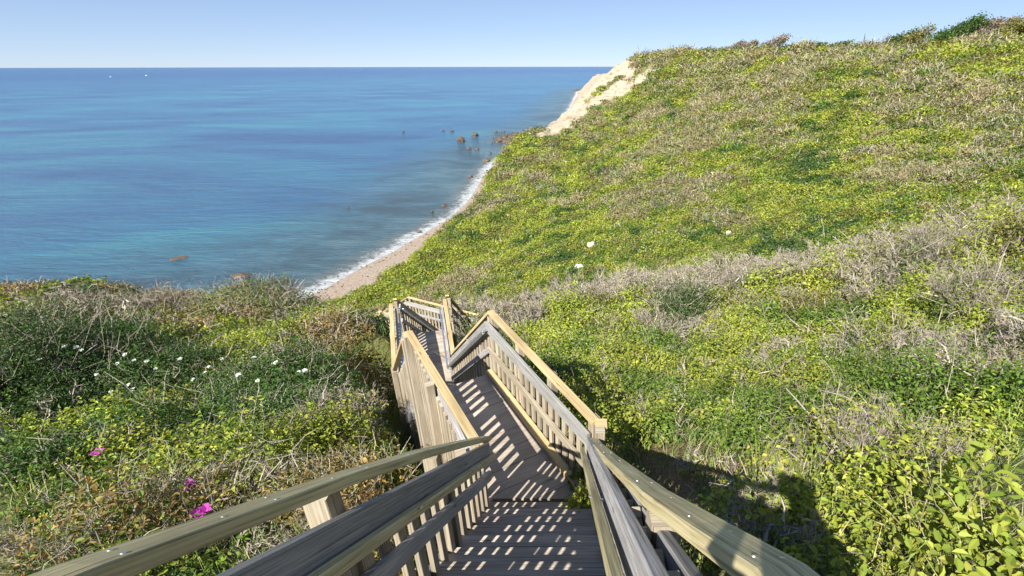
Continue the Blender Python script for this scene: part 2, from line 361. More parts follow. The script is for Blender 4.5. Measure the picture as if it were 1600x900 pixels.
b = N(n, 'ShaderNodeBump', Strength=1.0, Distance=1.1); n.links.new(hsum, b.inputs['Height']); n.links.new(b.outputs[0], p.inputs['Normal'])
tag(link('sea', me, m), kind='structure')

# ------------------------------------------------------------------ boards
class MB:
    def __init__(s): s.v = []; s.f = []; s.uv = []; s.c = []
    def sweep(s, pts, wd, ht, up=(0,0,1), ch=.004, tint=None, side=None):
        """rectangular bar with eased edges through pts; wd along the side axis, ht along the up axis"""
        pts = [Vector(q) for q in pts]; base = len(s.v)
        t = tint if tint else random.uniform(.82, 1.12); tc = (t*random.uniform(.98,1.02), t, t*random.uniform(.96,1.02))
        uo, vo = random.uniform(0, 50), random.uniform(0, 50)
        a, b = wd/2, ht/2; ch = min(ch, a*.4, b*.4)
        prof = [(-a+ch,-b),(a-ch,-b),(a,-b+ch),(a,b-ch),(a-ch,b),(-a+ch,b),(-a,b-ch),(-a,-b+ch)]
        per = [0]
        for k in range(8):
            q0, q1 = prof[k], prof[(k+1) % 8]; per.append(per[-1]+math.hypot(q1[0]-q0[0], q1[1]-q0[1]))
        L = 0; ls = []
        for i, q in enumerate(pts):
            d = ((pts[min(i+1,len(pts)-1)]-pts[max(i-1,0)])).normalized()
            if i: L += (pts[i]-pts[i-1]).length
            ls.append(L)
            sd = Vector(side).normalized() if side else d.cross(Vector(up)).normalized()
            u = sd.cross(d).normalized()
            for (x, z) in prof: s.v.append(q+sd*x+u*z)
        for i in range(len(pts)-1):
            for k in range(8):
                k2 = (k+1) % 8
                s.f.append((base+i*8+k, base+i*8+k2, base+(i+1)*8+k2, base+(i+1)*8+k)); s.c.append(tc)
                s.uv.append([(uo+ls[i], vo+per[k]), (uo+ls[i], vo+per[k+1]), (uo+ls[i+1], vo+per[k+1]), (uo+ls[i+1], vo+per[k])])
        for i, rev in ((0, False), (len(pts)-1, True)):
            fc = [base+i*8+k for k in range(8)]; uvs = [(uo+prof[k][1]*.6, vo+prof[k][0]) for k in range(8)]
            if not rev: fc = fc[::-1]; uvs = uvs[::-1]
            s.f.append(tuple(fc)); s.c.append(tc); s.uv.append(uvs)
    def prism(s, poly, z1, th, tint=None, grain=(1,0)):
        base = len(s.v); k = len(poly); t = tint if tint else random.uniform(.82,1.12); tc = (t,t,t)
        uo, vo = random.uniform(0,50), random.uniform(0,50); g = Vector(grain).normalized(); h = Vector((-g.y, g.x))
        for z in (z1, z1-th):
            for q in poly: s.v.append(Vector((q[0], q[1], z)))
        U = lambda q, z=0: (uo+q[0]*g.x+q[1]*g.y, vo+q[0]*h.x+q[1]*h.y+z)
        s.f.append(tuple(range(base, base+k))); s.uv.append([U(q) for q in poly]); s.c.append(tc)
        s.f.append(tuple(range(base+2*k-1, base+k-1, -1))); s.uv.append([U(q) for q in poly[::-1]]); s.c.append(tc)
        for i in range(k):
            j = (i+1) % k
            s.f.append((base+i, base+k+i, base+k+j, base+j)); s.c.append(tc)
            s.uv.append([U(poly[i]), U(poly[i], .04), U(poly[j], .04), U(poly[j])])
    def tube(s, pts, r, n_=8):
        pts = [Vector(q) for q in pts]; base = len(s.v)
        for i, q in enumerate(pts):
            d = (pts[min(i+1,len(pts)-1)]-pts[max(i-1,0)]).normalized(); sd = d.orthogonal().normalized(); u = sd.cross(d)
            rr = r if not isinstance(r, (list, tuple)) else r[i]
            for k in range(n_):
                a = 2*math.pi*k/n_; s.v.append(q+sd*math.cos(a)*rr+u*math.sin(a)*rr)
        for i in range(len(pts)-1):
            for k in range(n_):
                k2 = (k+1) % n_; s.f.append((base+i*n_+k, base+(i+1)*n_+k, base+(i+1)*n_+k2, base+i*n_+k2)); s.c.append((1,1,1)); s.uv.append([(0,0)]*4)
        for i in (0, len(pts)-1):
            fc = [base+i*n_+k for k in range(n_)]; s.f.append(tuple(fc)); s.c.append((1,1,1)); s.uv.append([(0,0)]*n_)
    def build(s, name, mat, parent=None, smooth=False):
        me = bpy.data.meshes.new(name); me.from_pydata([tuple(v) for v in s.v], [], s.f)
        uvl = me.uv_layers.new(name='UVMap'); flat = [c for fuv in s.uv for q in fuv for c in q]; uvl.data.foreach_set('uv', flat)
        a = me.attributes.new('tint', 'FLOAT_COLOR', 'FACE'); a.data.foreach_set('color', [c for t in s.c for c in (*t, 1.0)])
        if smooth: me.polygons.foreach_set('use_smooth', [True]*len(me.polygons))
        me.update(); return link(name, me, mat, parent)

def lerp(a, b, t): return Vector(a)*(1-t)+Vector(b)*t
def along(pts, s_):
    for a, b in zip(pts[:-1], pts[1:]):
        L = (Vector(b).xy-Vector(a).xy).length
        if s_ <= L+1e-6: return lerp(a, b, s_/L)
        s_ -= L
    return Vector(pts[-1])
def railing(label, A, B, out, mats=None, top=None, skirt=0.0, pitch=.145, bw=.082, posts=3, grip='wood', cap=.088, over=(.0,.0), kerb=False, outer=False, ph=.768, pw=.165, pdown=.7, far=False, group='railings of the wooden stairway'):
    """A, B: ends of the floor edge the railing stands on. out: outward direction in plan."""
    A = Vector(A); B = Vector(B); o = Vector((out[0], out[1], 0)).normalized(); d2 = (B-A).xy.length
    mt = {'top':M_new, 'plank':M_grey, 'mid':M_grey, 'bal':M_tan, 'post':M_tan, 'grip':M_green}
    if mats: mt.update(mats)
    t = thing('wooden_railing', label, 'railing', ((A+B)/2)[:], group)
    up = Vector((0,0,1)); e = (B-A).normalized()
    def ln(off, h, e0=0, e1=0): return [A+o*off+up*h-e*e0, B+o*off+up*h+e*e1]
    m_ = MB(); tp = top if top else ln(.055, .985, over[0], over[1]); m_.sweep(tp, cap, .040, tint=random.uniform(.9,1.05)); tr = m_.build('top_rail', mt['top'], t)
    m_ = MB(); m_.sweep(ln(-.022, ph), .040, pw, side=o, ch=.005); m_.build('upper_plank', mt['plank'], t)
    m_ = MB(); m_.sweep(ln(-.022, .40), .040, .088, side=o); m_.build('middle_rail', mt['mid'], t)
    k = int(d2/pitch)
    for i in range(k):
        q = lerp(A, B, (i+.5)/k)+o*.014; w_ = bw*random.uniform(.82,1.06); jl = random.uniform(-.012,.012)
        ez = Vector((e.x, e.y, 0)).normalized(); lean = ez*random.uniform(-.006,.006)
        m_ = MB(); m_.sweep([q+up*(-.08-skirt+jl), q+up*((.80 if pw > .14 else .725)+jl)+lean], w_*.93, .028, side=ez, ch=.002); m_.build('baluster', mt['bal'], t)
    for i in range(posts):
        q = lerp(A, B, (i+.05)/(posts-1+.10) if posts > 1 else .5); ez = Vector((e.x, e.y, 0)).normalized(); ptop = .975
        q = q+o*.076
        if top:
            for a_, b_ in zip(tp[:-1], tp[1:]):
                a_, b_ = Vector(a_), Vector(b_); s1 = (q-a_).dot(ez)/max(1e-6, (b_-a_).dot(ez))
                if -.02 <= s1 <= 1.02:
                    r_ = a_.lerp(b_, s1); lat = (r_-q).dot(o); q = q+o*min(max(lat, -.012), .05); ptop = r_.z-q.z-.012; break
        m_ = MB(); m_.sweep([q-up*pdown, q+up*(ptop-.045*abs(e.z)/max(.3, ez.dot(e)))], .088, .086, side=ez, ch=.004); m_.build('post', mt['post'], t)
    if grip:
        m_ = MB(); gh = .70 if pw > .14 else .645; m_.sweep(ln(-.085, gh, 0, 0), .038, .045); gp = m_.build('grip_rail', mt['grip'] if grip == 'wood' else M_steel, t)
        for i in range(3):
            q = lerp(A, B, (i+.35)/3.0)
            m_ = MB(); m_.sweep([q-o*.045+up*gh, q-o*.115+up*(gh+.026)], .035, .006, side=e); m_.build('bracket', M_steel, gp)
        m_ = MB(); q = A-o*.085+up*gh
        m_.tube([q-e*.0, q-e*.05+up*.0, q-e*.09+o*.03, q-e*.10+o*.075], .016); m_.build('rail_return', M_steel, gp)
    if cap < .085:
        for a_, b_ in zip(tp[1:-1], tp[2:]):
            a_, b_ = Vector(a_), Vector(b_); sd = Vector((1,0,0)); nn_ = sd.cross((b_-a_).normalized())
            if nn_.z < 0: nn_ = -nn_
            for f_, g_ in ((.12,.02),(.16,-.018),(.72,.012)):
                q = a_.lerp(b_, f_)+sd*g_+nn_*.0195; m_ = MB(); m_.tube([q, q+nn_*.0016], .0048, 10); m_.build('screw', M_steel, tr)
    if outer:
        m_ = MB(); m_.sweep(ln(.052, .745), .036, .14, side=o, ch=.005); m_.build('outer_plank', mt['plank'], t)
    if kerb:
        m_ = MB(); m_.sweep(ln(-.055, .042), .088, .06, tint=1.0); m_.build('kerb_board', M_new, t)
    return t

def flight(label, L0, R0, L1, R1, n_, mat=M_deck):
    """treads between upper edge L0-R0 and lower edge L1-R1"""
    L0, R0, L1, R1 = map(Vector, (L0, R0, L1, R1)); c = (L0+R0+L1+R1)/4
    t = thing('stair_flight', label, 'stairs', c[:], 'flights of the wooden stairway')
    for i in range(1, n_):
        f0, f1 = (i-.0)/n_, (i+1.0)/n_
        zt = L0.z+(L1.z-L0.z)*i/n_
        a, b = lerp(L0, L1, f0-1.0/n_), lerp(R0, R1, f0-1.0/n_); c2, d2 = lerp(R0, R1, f1-1.0/n_), lerp(L0, L1, f1-1.0/n_)
        dn = ((c2+d2)/2-(a+b)/2).xy.normalized()*.028
        # two boards per tread
        m_ = MB(); mid = .5
        def q(u, v):
            s0 = a.lerp(b, u); s1 = d2.lerp(c2, u); r_ = s0.lerp(s1, v); return (r_.x, r_.y)
        g = (b-a).xy
        m_.prism([q(0,0), q(1,0), q(1,.49), q(0,.49)][::-1] if True else 0, zt, .038, grain=g)
        e_ = lambda p_: (p_[0]+dn.x, p_[1]+dn.y)
        m_.prism([q(0,.52), q(1,.52), e_(q(1,1)), e_(q(0,1))][::-1], zt-.001, .038, grain=g)
        m_.build('tread', mat, t)
        rz = MB(); v0 = a+Vector((dn.x, dn.y, 0))*.3; v1 = b+Vector((dn.x, dn.y, 0))*.3
        hgt = abs(L1.z-L0.z)/n_
        v0.z = v1.z = zt+hgt*.5-.03; rz.sweep([v0, v1], .018, hgt-.05, side=(dn.x, dn.y, 0)); rz.build('riser', mat, t)
    for (a, b) in ((L0, L1), (R0, R1)):
        m_ = MB(); s_ = (R0-L0).normalized()*(.022 if a is R0 else -.022)
        dz = Vector((0,0,-.16)); m_.sweep([a+s_+dz, b+s_+dz], .04, .27, side=(R0-L0).normalized()); m_.build('stringer', M_grey, t)
    return t

def clip(poly, nx, ny, c):
    out = []
    for i in range(len(poly)):
        a, b = poly[i], poly[(i+1) % len(poly)]; da = nx*a[0]+ny*a[1]-c; db = nx*b[0]+ny*b[1]-c
        if da >= 0: out.append(a)
        if (da >= 0) != (db >= 0):
            t = da/(da-db); out.append((a[0]+t*(b[0]-a[0]), a[1]+t*(b[1]-a[1])))
    return out
def deck(label, poly, z, dirv, bw=.19, mat=M_deck):
    cx = sum(q[0] for q in poly)/len(poly); cy = sum(q[1] for q in poly)/len(poly)
    t = thing('landing_deck', label, 'deck', (cx, cy, z), 'landings of the wooden stairway')
    dx, dy = Vector(dirv).normalized(); s_ = [q[0]*dx+q[1]*dy for q in poly]; a = min(s_)
    while a < max(s_)-.01:
        c_ = clip(clip(poly, dx, dy, a+.004), -dx, -dy, -(a+bw-.004))
        if len(c_) >= 3:
            ar = sum(c_[i][0]*c_[(i+1) % len(c_)][1]-c_[(i+1) % len(c_)][0]*c_[i][1] for i in range(len(c_)))
            if ar < 0: c_ = c_[::-1]
            m_ = MB(); m_.prism(c_, z+random.uniform(-.002,.002), .038, grain=(-dy, dx)); m_.build('deck_board', mat, t)
        a += bw
    for i in range(len(poly)):
        q0, q1 = poly[i], poly[(i+1) % len(poly)]
        m_ = MB(); m_.sweep([(q0[0], q0[1], z-.13), (q1[0], q1[1], z-.13)], .04, .18); m_.build('joist', M_grey, t)
    for (x, y) in poly:
        xx, yy = x+(cx-x)*.08, y+(cy-y)*.08
        m_ = MB(); m_.sweep([(xx, yy, z-1.6), (xx, yy, z-.05)], .09, .09, side=(1,0,0)); m_.build('leg', M_tan, t)
    return t

# --- upper platform and first flight
Z0, Z1, Z2, Z3 = -1.5, -4.0, -6.15, -8.75
XL, XR = -.855, .165
deck('top platform of boards where the photographer stands', [(XL,-1.6),(XR+.1,-1.6),(XR+.1,.30),(XL,.30)], Z0, (0,1))
flight('nearest flight of grey steps striped with baluster shadows', (XL,.30,Z0),(XR+.08,.30,Z0),(XL,3.42,Z1),(XR,3.42,Z1), 14)
offT = .045
def rp(px, py, Y_, dx): d = ray(px, py); t = Y_/d.y; return Vector((d.x*t+dx, Y_, d.z*t-.021))
topL = [(-.80,-1.4,-.50),(-.80,.12,-.48), rp(80,900,.48,.045), rp(307,833,.72,.045), rp(480,755,1.066,.045), rp(600,731,1.46,.045), rp(755,686,3.26,.045)]
zl = lambda y, a=(.48,-.737), b=(3.26,-3.03): a[1]+(y-a[0])*(b[1]-a[1])/(b[0]-a[0])
topL = [(-.795,-1.4,-.50),(-.795,.14,-.49),(-.795,.48,zl(.48)),(-.795,.80,zl(.80)+.015),(-.795,1.2,zl(1.2)+.035),(-.795,1.8,zl(1.8)+.04),(-.795,2.5,zl(2.5)+.02),(-.80,3.22,zl(3.22)-.01)]
topR = [(.30,-1.4,-.47),(.30,.12,-.44),(.29,.42,-.655),(.27,.65,-.86),(.225,.95,-1.11),(.19,2.0,-2.02),(.165,2.95,-2.83),(.16,3.25,-3.06)]
mix_l = dict(top=M_green, plank=M_grey, grip=M_green)
railing('long left railing of the nearest flight, greenish top rail over grey plank', (XL+.045,.10,-1.36),(XL+.02,3.22,-3.86), (-1,0), mats=mix_l, cap=.078, ph=.705, pw=.135, top=topL, posts=4, pdown=1.0)
railing('long right railing of the nearest flight, beside the photographer shadow', (XR+.035,.10,-1.36),(XR-.03,3.30,-3.92), (1,0), mats=dict(top=M_green), cap=.08, ph=.735, top=topR, outer=True, posts=5, pdown=.8)
railing('left railing of the top platform, behind the camera', (XL,-1.5,Z0),(XL,.02,Z0), (-1,0), mats=dict(top=M_green), top=[(-.92,-1.5,-.5),(-.92,-1.45,-.5)], grip=None)
railing('right railing of the top platform, behind the camera', (XR+.09,-1.5,Z0),(XR+.09,.02,Z0), (1,0), mats=dict(top=M_green), top=[(.42,-1.5,-.5),(.42,-1.45,-.5)], grip=None)
# --- first landing, turning 30 degrees left
u1 = Vector((-.5,.866,0)); n1_ = Vector((.866,.5,0))
def pt(a, b, z): q = u1*a+n1_*b; return Vector((q.x, q.y, z))
LA = Vector((-.93,3.08,Z1)); LB = pt(5.46,.75,Z1); RA = Vector((.135,3.44,Z1)); RB = pt(5.46,1.76,Z1)
deck('first landing below the nearest flight, with bright light patches', [(-1.09,3.42),(.13,3.42),(RB.x,RB.y),(LB.x,LB.y)], Z1, (-.5,.866), bw=.27)
railing('left railing of the first landing, boarded down to the ground outside', LA, LB, (-.866,-.5), top=[LA+Vector((-.0,.02,.965))+Vector((.07,.04,0)), LB+Vector((-.02,-.02,.985))], skirt=1.05, ph=.808, posts=3, grip='steel', pdown=1.3, mats=dict(post=M_tan))
railing('right railing of the first landing, with wide pale grey plank', RA, RB, (.866,.5), top=[RA+Vector((.05,-.03,1.0)), RB+Vector((.045,.0,.985))], posts=4, kerb=True, grip=None, mats=dict(mid=M_tan))
t = thing('corner_post', 'short yellow post closing the corner of the right railings', 'post', (.225,3.36,-3.9))
m_ = MB(); m_.sweep([(.225,3.36,-4.1),(.225,3.36,-2.98)], .09, .09, side=(1,0,0), tint=1.0); m_.build('shaft', M_new, t)
m_ = MB(); m_.prism([(.17,3.305),(.28,3.305),(.28,3.415),(.17,3.415)], -2.955, .024); m_.build('post_cap', M_new, t)
# --- second flight, second landing
LC = LB+u1*2.6; LC.z = Z2; RC = RB+u1*2.6; RC.z = Z2
flight('second flight dropping away behind the first landing', LB, RB, LC, RC, 12)
railing('left railing of the second flight, boarded high on the outside', LB, LC, (-.866,-.5), skirt=.9, posts=2, grip=None, pdown=1.2)
railing('right railing of the second flight, sloping down from the sharp corner', RB, RC, (.866,.5), top=[RB+Vector((.045,.02,.985)), RC+Vector((.045,.02,.985))], posts=3, grip='steel')
LD = Vector((-4.40,10.05,Z2)); RD = Vector((-3.28,10.25,Z2))
deck('second landing, narrow and half sunlit', [(LC.x,LC.y),(RC.x,RC.y),(RD.x,RD.y+.25),(LD.x,LD.y+.25)], Z2, (-.33,.944), bw=.16)
railing('left railing of the second landing with a pale yellow cap', LC, LD, (-.94,-.33), posts=3, grip='steel', skirt=.8, pdown=1.3)
railing('right railing of the second landing with a pale yellow cap', RC, RD, (.94,.33), posts=3, grip='steel')
# --- third flight and third landing
LE = Vector((-4.45,13.2,Z3)); RE = Vector((-3.35,13.35,Z3)); LD2 = LD+Vector((0,.25,0)); RD2 = RD+Vector((0,.25,0))
flight('third flight going down into the bushes', LD2, RD2, LE, RE, 14)
railing('left railing of the third flight, seen over the second landing', LD2, LE, (-1,0), posts=3, grip='steel')
railing('right railing of the third flight, half hidden by bushes', RD2, RE, (1,0), posts=3, grip=None)
LF = Vector((-6.9,14.6,Z3)); RF = Vector((-6.3,15.6,Z3))
deck('third landing, low among the bushes', [(LE.x,LE.y),(RE.x,RE.y),(-3.4,14.2),(RF.x,RF.y),(LF.x,LF.y)], Z3, (-.8,.6), bw=.16)
railing('near railing of the third landing, deep in the bushes', LE, LF, (-.5,-.86), posts=3, grip=None)
railing('far railing of the third landing, a sliver above the bushes', (-3.4,14.2,Z3), RF, (.5,.86), posts=3, grip=None)
LG = Vector((-9.3,16.0,-10.6)); RG = Vector((-8.8,16.95,-10.6))
flight('lowest flight, turning left behind the bushes', LF, RF, LG, RG, 10)
railing('near railing of the lowest flight, faint beyond the left bushes', LF, LG, (-.5,-.86), posts=2, grip=None)
railing('far railing of the lowest flight, faint beyond the left bushes', RF, RG, (.5,.86), posts=2, grip=None)

# ------------------------------------------------------------------ vegetation
PAL = {
 'green': [(.13,.21,.030),(.19,.27,.040),(.085,.15,.025)],
 'lime':  [(.31,.36,.050),(.38,.40,.065),(.21,.28,.04)],
 'dark':  [(.065,.13,.028),(.09,.165,.035),(.045,.095,.022)],
 'olive': [(.20,.20,.06),(.16,.18,.05),(.26,.22,.07)],
 'rust':  [(.30,.19,.06),(.24,.20,.07),(.36,.26,.10)],
 'grey':  [(.29,.25,.20),(.21,.18,.14),(.36,.32,.255)],
 'straw': [(.30,.27,.14),(.24,.22,.11),(.34,.30,.18)],
}
class Leaves:
    def __init__(s, fine=False): s.q = []; s.c = []; s.t = []; s.tc = []; s.fine = fine
    def leaf(s, cen, nrm, L, W, col, fold=.18):
        n_ = len(cen)
        nrm = nrm/np.linalg.norm(nrm, axis=1, keepdims=True)
        r_ = rng.normal(size=(n_,3)); a = np.cross(nrm, r_); a /= np.linalg.norm(a, axis=1, keepdims=True); b = np.cross(nrm, a)
        L = L[:,None]; W = W[:,None]
        if s.fine:
            p0 = cen-a*L*.5; p1 = cen+a*L*.5-nrm*L*.14
            for g in (1, -1):
                s.q.append(np.stack([p0, cen-a*L*.20+b*W*.46*g+nrm*W*fold, cen+a*L*.16+b*W*.40*g+nrm*W*fold*.8, p1][::g], 1)); s.c.append(col)
            return
        v = np.stack([cen-a*L*.5, cen-a*L*.05+b*W*.5+nrm*W*fold, cen+a*L*.5-nrm*L*.12, cen-a*L*.05-b*W*.5+nrm*W*fold], 1)
        s.q.append(v); s.c.append(col)
    def twig(s, base, tip, wd, col):
        d = tip-base; r_ = rng.normal(size=d.shape); sd = np.cross(d, r_); sd /= np.linalg.norm(sd, axis=1, keepdims=True)+1e-9
        wd = wd[:,None]; k = .35*wd; ln_ = np.linalg.norm(d, axis=1, keepdims=True)
        mid = base+d*.5+rng.normal(size=d.shape)*ln_*.10
        s.t.append(np.stack([base-sd*wd*.5, base+sd*wd*.5, mid+sd*wd*.4, mid-sd*wd*.4], 1)); s.tc.append(col)
        s.t.append(np.stack([mid-sd*wd*.4, mid+sd*wd*.4, tip+sd*k*.5, tip-sd*k*.5], 1)); s.tc.append(col)
    def build(s, name, parent=None, part='foliage', part2='twigs'):
        obs = []
        for arr, cols, mt, nm in ((s.q, s.c, M_leaf, part), (s.t, s.tc, M_twig, part2)):
            if not arr: continue
            v = np.concatenate(arr).reshape(-1,3); c_ = np.clip(np.concatenate(cols), 0, 1)
            if parent is not None: nm_ = nm
            else: nm_ = name if nm == part else name+'_'+nm
            me = np_mesh(nm_, v, np.arange(len(v)), 4, facecol=c_); obs.append(link(nm_, me, mt, parent))
        return obs
def palcol(kind, n_, var=.22, bush=None):
    pl = np.array(PAL[kind]); c_ = pl[rng.integers(0, len(pl), n_)]
    f = rng.uniform(1-var, 1+var, (n_,1)); g = 1 if bush is None else bush
    return c_*f*g
def bush(A, x, y, z, r, h, kind, L, n_, ntw, tw=.008, twk='grey', wind=0.0):
    """a lumpy mound of leaves with twigs"""
    bm = rng.uniform(.95, 1.05, 3)*rng.uniform(.80,1.2)
    if n_ > 0:
        th = rng.uniform(0, 2*np.pi, n_); cz = rng.uniform(-.15, 1, n_)
        rad = rng.beta(6, 1.6, n_)*1.08
        sx = np.sqrt(np.clip(1-cz*cz, 0, 1)); ph = rng.uniform(0, 6.28, 4)
        lump = 1+.16*np.sin(3*th+ph[0])*np.cos(4*cz+ph[1])+.12*np.sin(7*th+ph[2]+5*cz)+.10*np.sin(13*th+9*cz+ph[3])
        d = np.stack([sx*np.cos(th), sx*np.sin(th), cz], 1)
        pos = d*np.array([r, r, h])*(rad*lump)[:,None]+np.array([x, y, z])
        nrm = d*.7+rng.normal(size=(n_,3))*.62+np.array([0,0,.55])
        Ls = L*rng.uniform(.6, 1.35, n_)
        A.leaf(pos, nrm, Ls, Ls*rng.uniform(.45,.7,n_), palcol(kind, n_, .25 if L < .14 else .13, bm))
    if ntw > 0:
        th = rng.uniform(0, 2*np.pi, ntw); rr = r*np.sqrt(rng.uniform(0,1,ntw))*.95
        out = np.stack([np.cos(th), np.sin(th), np.zeros(ntw)], 1)
        base = np.array([x, y, z])+out*rr[:,None]; base[:,2] += h*np.sqrt(np.clip(1-(rr/r)**2*.85,.05,1))*rng.uniform(.15,.85,ntw)
        dr = out*(rr/r)[:,None]*.55+np.array([0,0,.75])+rng.normal(size=(ntw,3))*.50
        top = base+dr*(h*rng.uniform(.18,.55,ntw))[:,None]
        A.twig(base, top+wind*np.array([r*.3,0,0]), tw*rng.uniform(.5,1.3,ntw), palcol(twk, ntw, .25, bm))
        # side shoots
        k = ntw//2; q = rng.integers(0, ntw, k); s_ = rng.uniform(.3,.9,k)[:,None]
        p0 = base[q]*(1-s_)+top[q]*s_; p1 = p0+rng.normal(size=(k,3))*np.array([.22,.22,.14])*min(r, .6+r*.3)*.8+np.array([0,0,.12*h])
        A.twig(p0, p1, tw*.7*rng.uniform(.6,1.2,k), palcol(twk, k, .25, bm))

def forked(A, x, y, z, r, h, tw, stems=6, levels=4, kids=3, kind='grey'):
    n_ = stems; a = rng.uniform(0, 2*np.pi, n_); base = np.array([x, y, z])+np.stack([np.cos(a)*r*.15, np.sin(a)*r*.15, np.zeros(n_)], 1)
    d = np.stack([np.cos(a)*.75, np.sin(a)*.75, rng.uniform(.45,1.1,n_)], 1); ln_ = math.hypot(r, h)*.42; wd = tw*4.2
    for lv in range(levels+1):
        d = d/np.linalg.norm(d, axis=1, keepdims=True); m_ = len(d)
        tip = base+d*(ln_*rng.uniform(.6,1.25,m_))[:,None]
        A.twig(base, tip, np.full(m_, max(wd, tw*.55))*rng.uniform(.8,1.2,m_), palcol(kind, m_, .22))
        if lv == levels: break
        q = np.repeat(np.arange(m_), kids); f = rng.uniform(.45,1.0,len(q))[:,None]
        nb = base[q]*(1-f)+tip[q]*f; nd = d[q]+rng.normal(size=(len(q),3))*.62+np.array([0,0,.16])
        nd[:,2] = np.where(nb[:,2] > z+h, -.2, nd[:,2]); base, d = nb, nd; ln_ *= .66; wd *= .56
near_L, mid_L, far_L = Leaves(True), Leaves(), Leaves()
reserved = []     # places taken by the shrubs built one by one
def kind_at(x, y, r, d):
    """which scrub grows where: probabilities from world position"""
    a = math.atan2(x, y)
    n1v = float(fbm(x*.35, y*.35, 41, 3)) if r < 40 else float(fbm(x*.085, y*.05, 43, 4))
    n2v = float(fbm(x*.8+5, y*.8, 47, 2)) if r < 40 else float(fbm(x*.2+5, y*.15, 49, 3))
    if r < 45:
        pd_side = x > -.4-.27*max(y-3, 0)*1.2       # right of the stairway
        if pd_side:
            ridge = np.clip((r-11)/6, 0, 1)
            if n1v+ridge*.26+(.10 if x > 5 else 0) > .66: return 'grey'
            if n2v > .60: return 'lime'
            if ridge > .2 and n2v < .42: return 'olive'
            return 'lime' if n2v > .42 else 'green'
        crest = np.clip((r-13)/5, 0, 1)
        if n1v+.08*crest > .67: return 'grey' if n2v > .56 else 'rust'
        if crest > .5 and random.random() < .5: return 'rust' if n2v < .5 else 'olive'
        if n2v > .60: return 'lime'
        if n2v < .40: return 'dark'
        if n2v > .53: return 'lime'
        return 'green' if crest < .5 else 'olive'
    hgt = np.clip((r-90)/160, 0, 1); n1v += random.gauss(0, .05)
    if n1v+.20*hgt > .60: return 'grey' if n2v < .60 else 'straw'
    if n2v > .56: return 'lime'
    if n2v < .28: return 'dark'
    return 'olive' if random.random() < .22+.25*hgt else 'lime2'

# individual shrubs: (pixel of the foot region, range, radius, height, kind, label)
def ground_at(px, py, dist, dz=VEG):
    d = ray(px, py)*dist; x, y = d.x, d.y; return x, y, float(height(np.array([x]), np.array([y]))[0])
shr = [
 (1410,650,3.9,.80,.72,'grey','bare grey branching shrub, widest tangle on the right bank'),
 (1535,800,2.5,.36,.50,'big','broad leaved yellow green plant at the lower right corner'),
 (1330,880,2.3,.36,.36,'lime','low bright green bush just right of the photographer shadow'),
 (1235,840,2.7,.40,.36,'grey','shaded grey dry bush inside the photographer shadow'),
 (330,720,5.0,.85,.70,'rose','leafy rose bush with pink blossoms beside the left railing'),
 (120,790,3.6,.60,.60,'rust','brown twiggy bush with orange tips at the lower left'),
 (500,650,6.6,.70,.55,'greyrose','pinkish bare bush topping the slope left of the stairway'),
 (110,560,9.4,1.5,1.0,'whiterose','rose bush with shade darkened leaves and few white blossoms, nearest the left edge'),
 (225,580,9.0,1.4,.85,'whiterose','rose bush with shade darkened leaves and the most white blossoms, in the shaded hollow'),
 (420,585,8.6,1.4,.8,'whiterose','rose bush with shade darkened leaves and scattered white blossoms nearest the left railing'),
 (60,515,11.0,1.2,1.0,'dark','added dark shrub casting shade over the rose hollow at left'),  # added to throw shade into the rose hollow
 (20,545,8.5,1.0,1.45,'dark','tall dark shrub at the left edge of the view'),
 (1075,450,14.5,1.3,1.1,'dark','darker rounded bush with bare centre below the ridge'),
 (1560,440,8.6,1.0,1.2,'grey','tall pale twiggy shrub on the ridge at the right edge'),
 (1470,400,12.5,1.2,1.2,'grey','bleached leafless shrub on the ridge left of the tallest one'),
 (60,459,15.2,1.7,0.79,'rust','orange brown bush at the left end of the far crest'),
 (200,459,18.0,2.2,0.94,'rust','broad brownish bush on the crest before the sea'),
 (380,469,19.5,2.2,1.01,'olive','round olive bush on the crest nearest the beach'),
 (480,499,19.5,1.3,0.72,'green','green bush at the right end of the crest, by the beach'),
 (744,505,10.6,.52,1.55,'green','green shrub crowding the right rail of the second landing'),
 (737,492,11.9,.60,1.85,'olive','olive shrub behind the green one right of the far stairs'),
 (790,520,11.6,.7,.9,'lime','bright green shrub below the sharp corner of the upper railing'),
 (890,735,4.7,.20,.26,'weed','small leafy weed growing through the right railing at the foot of the steps'),
 (910,775,4.2,.17,.22,'weed2','bright weed leaning over the lowest steps'),
]
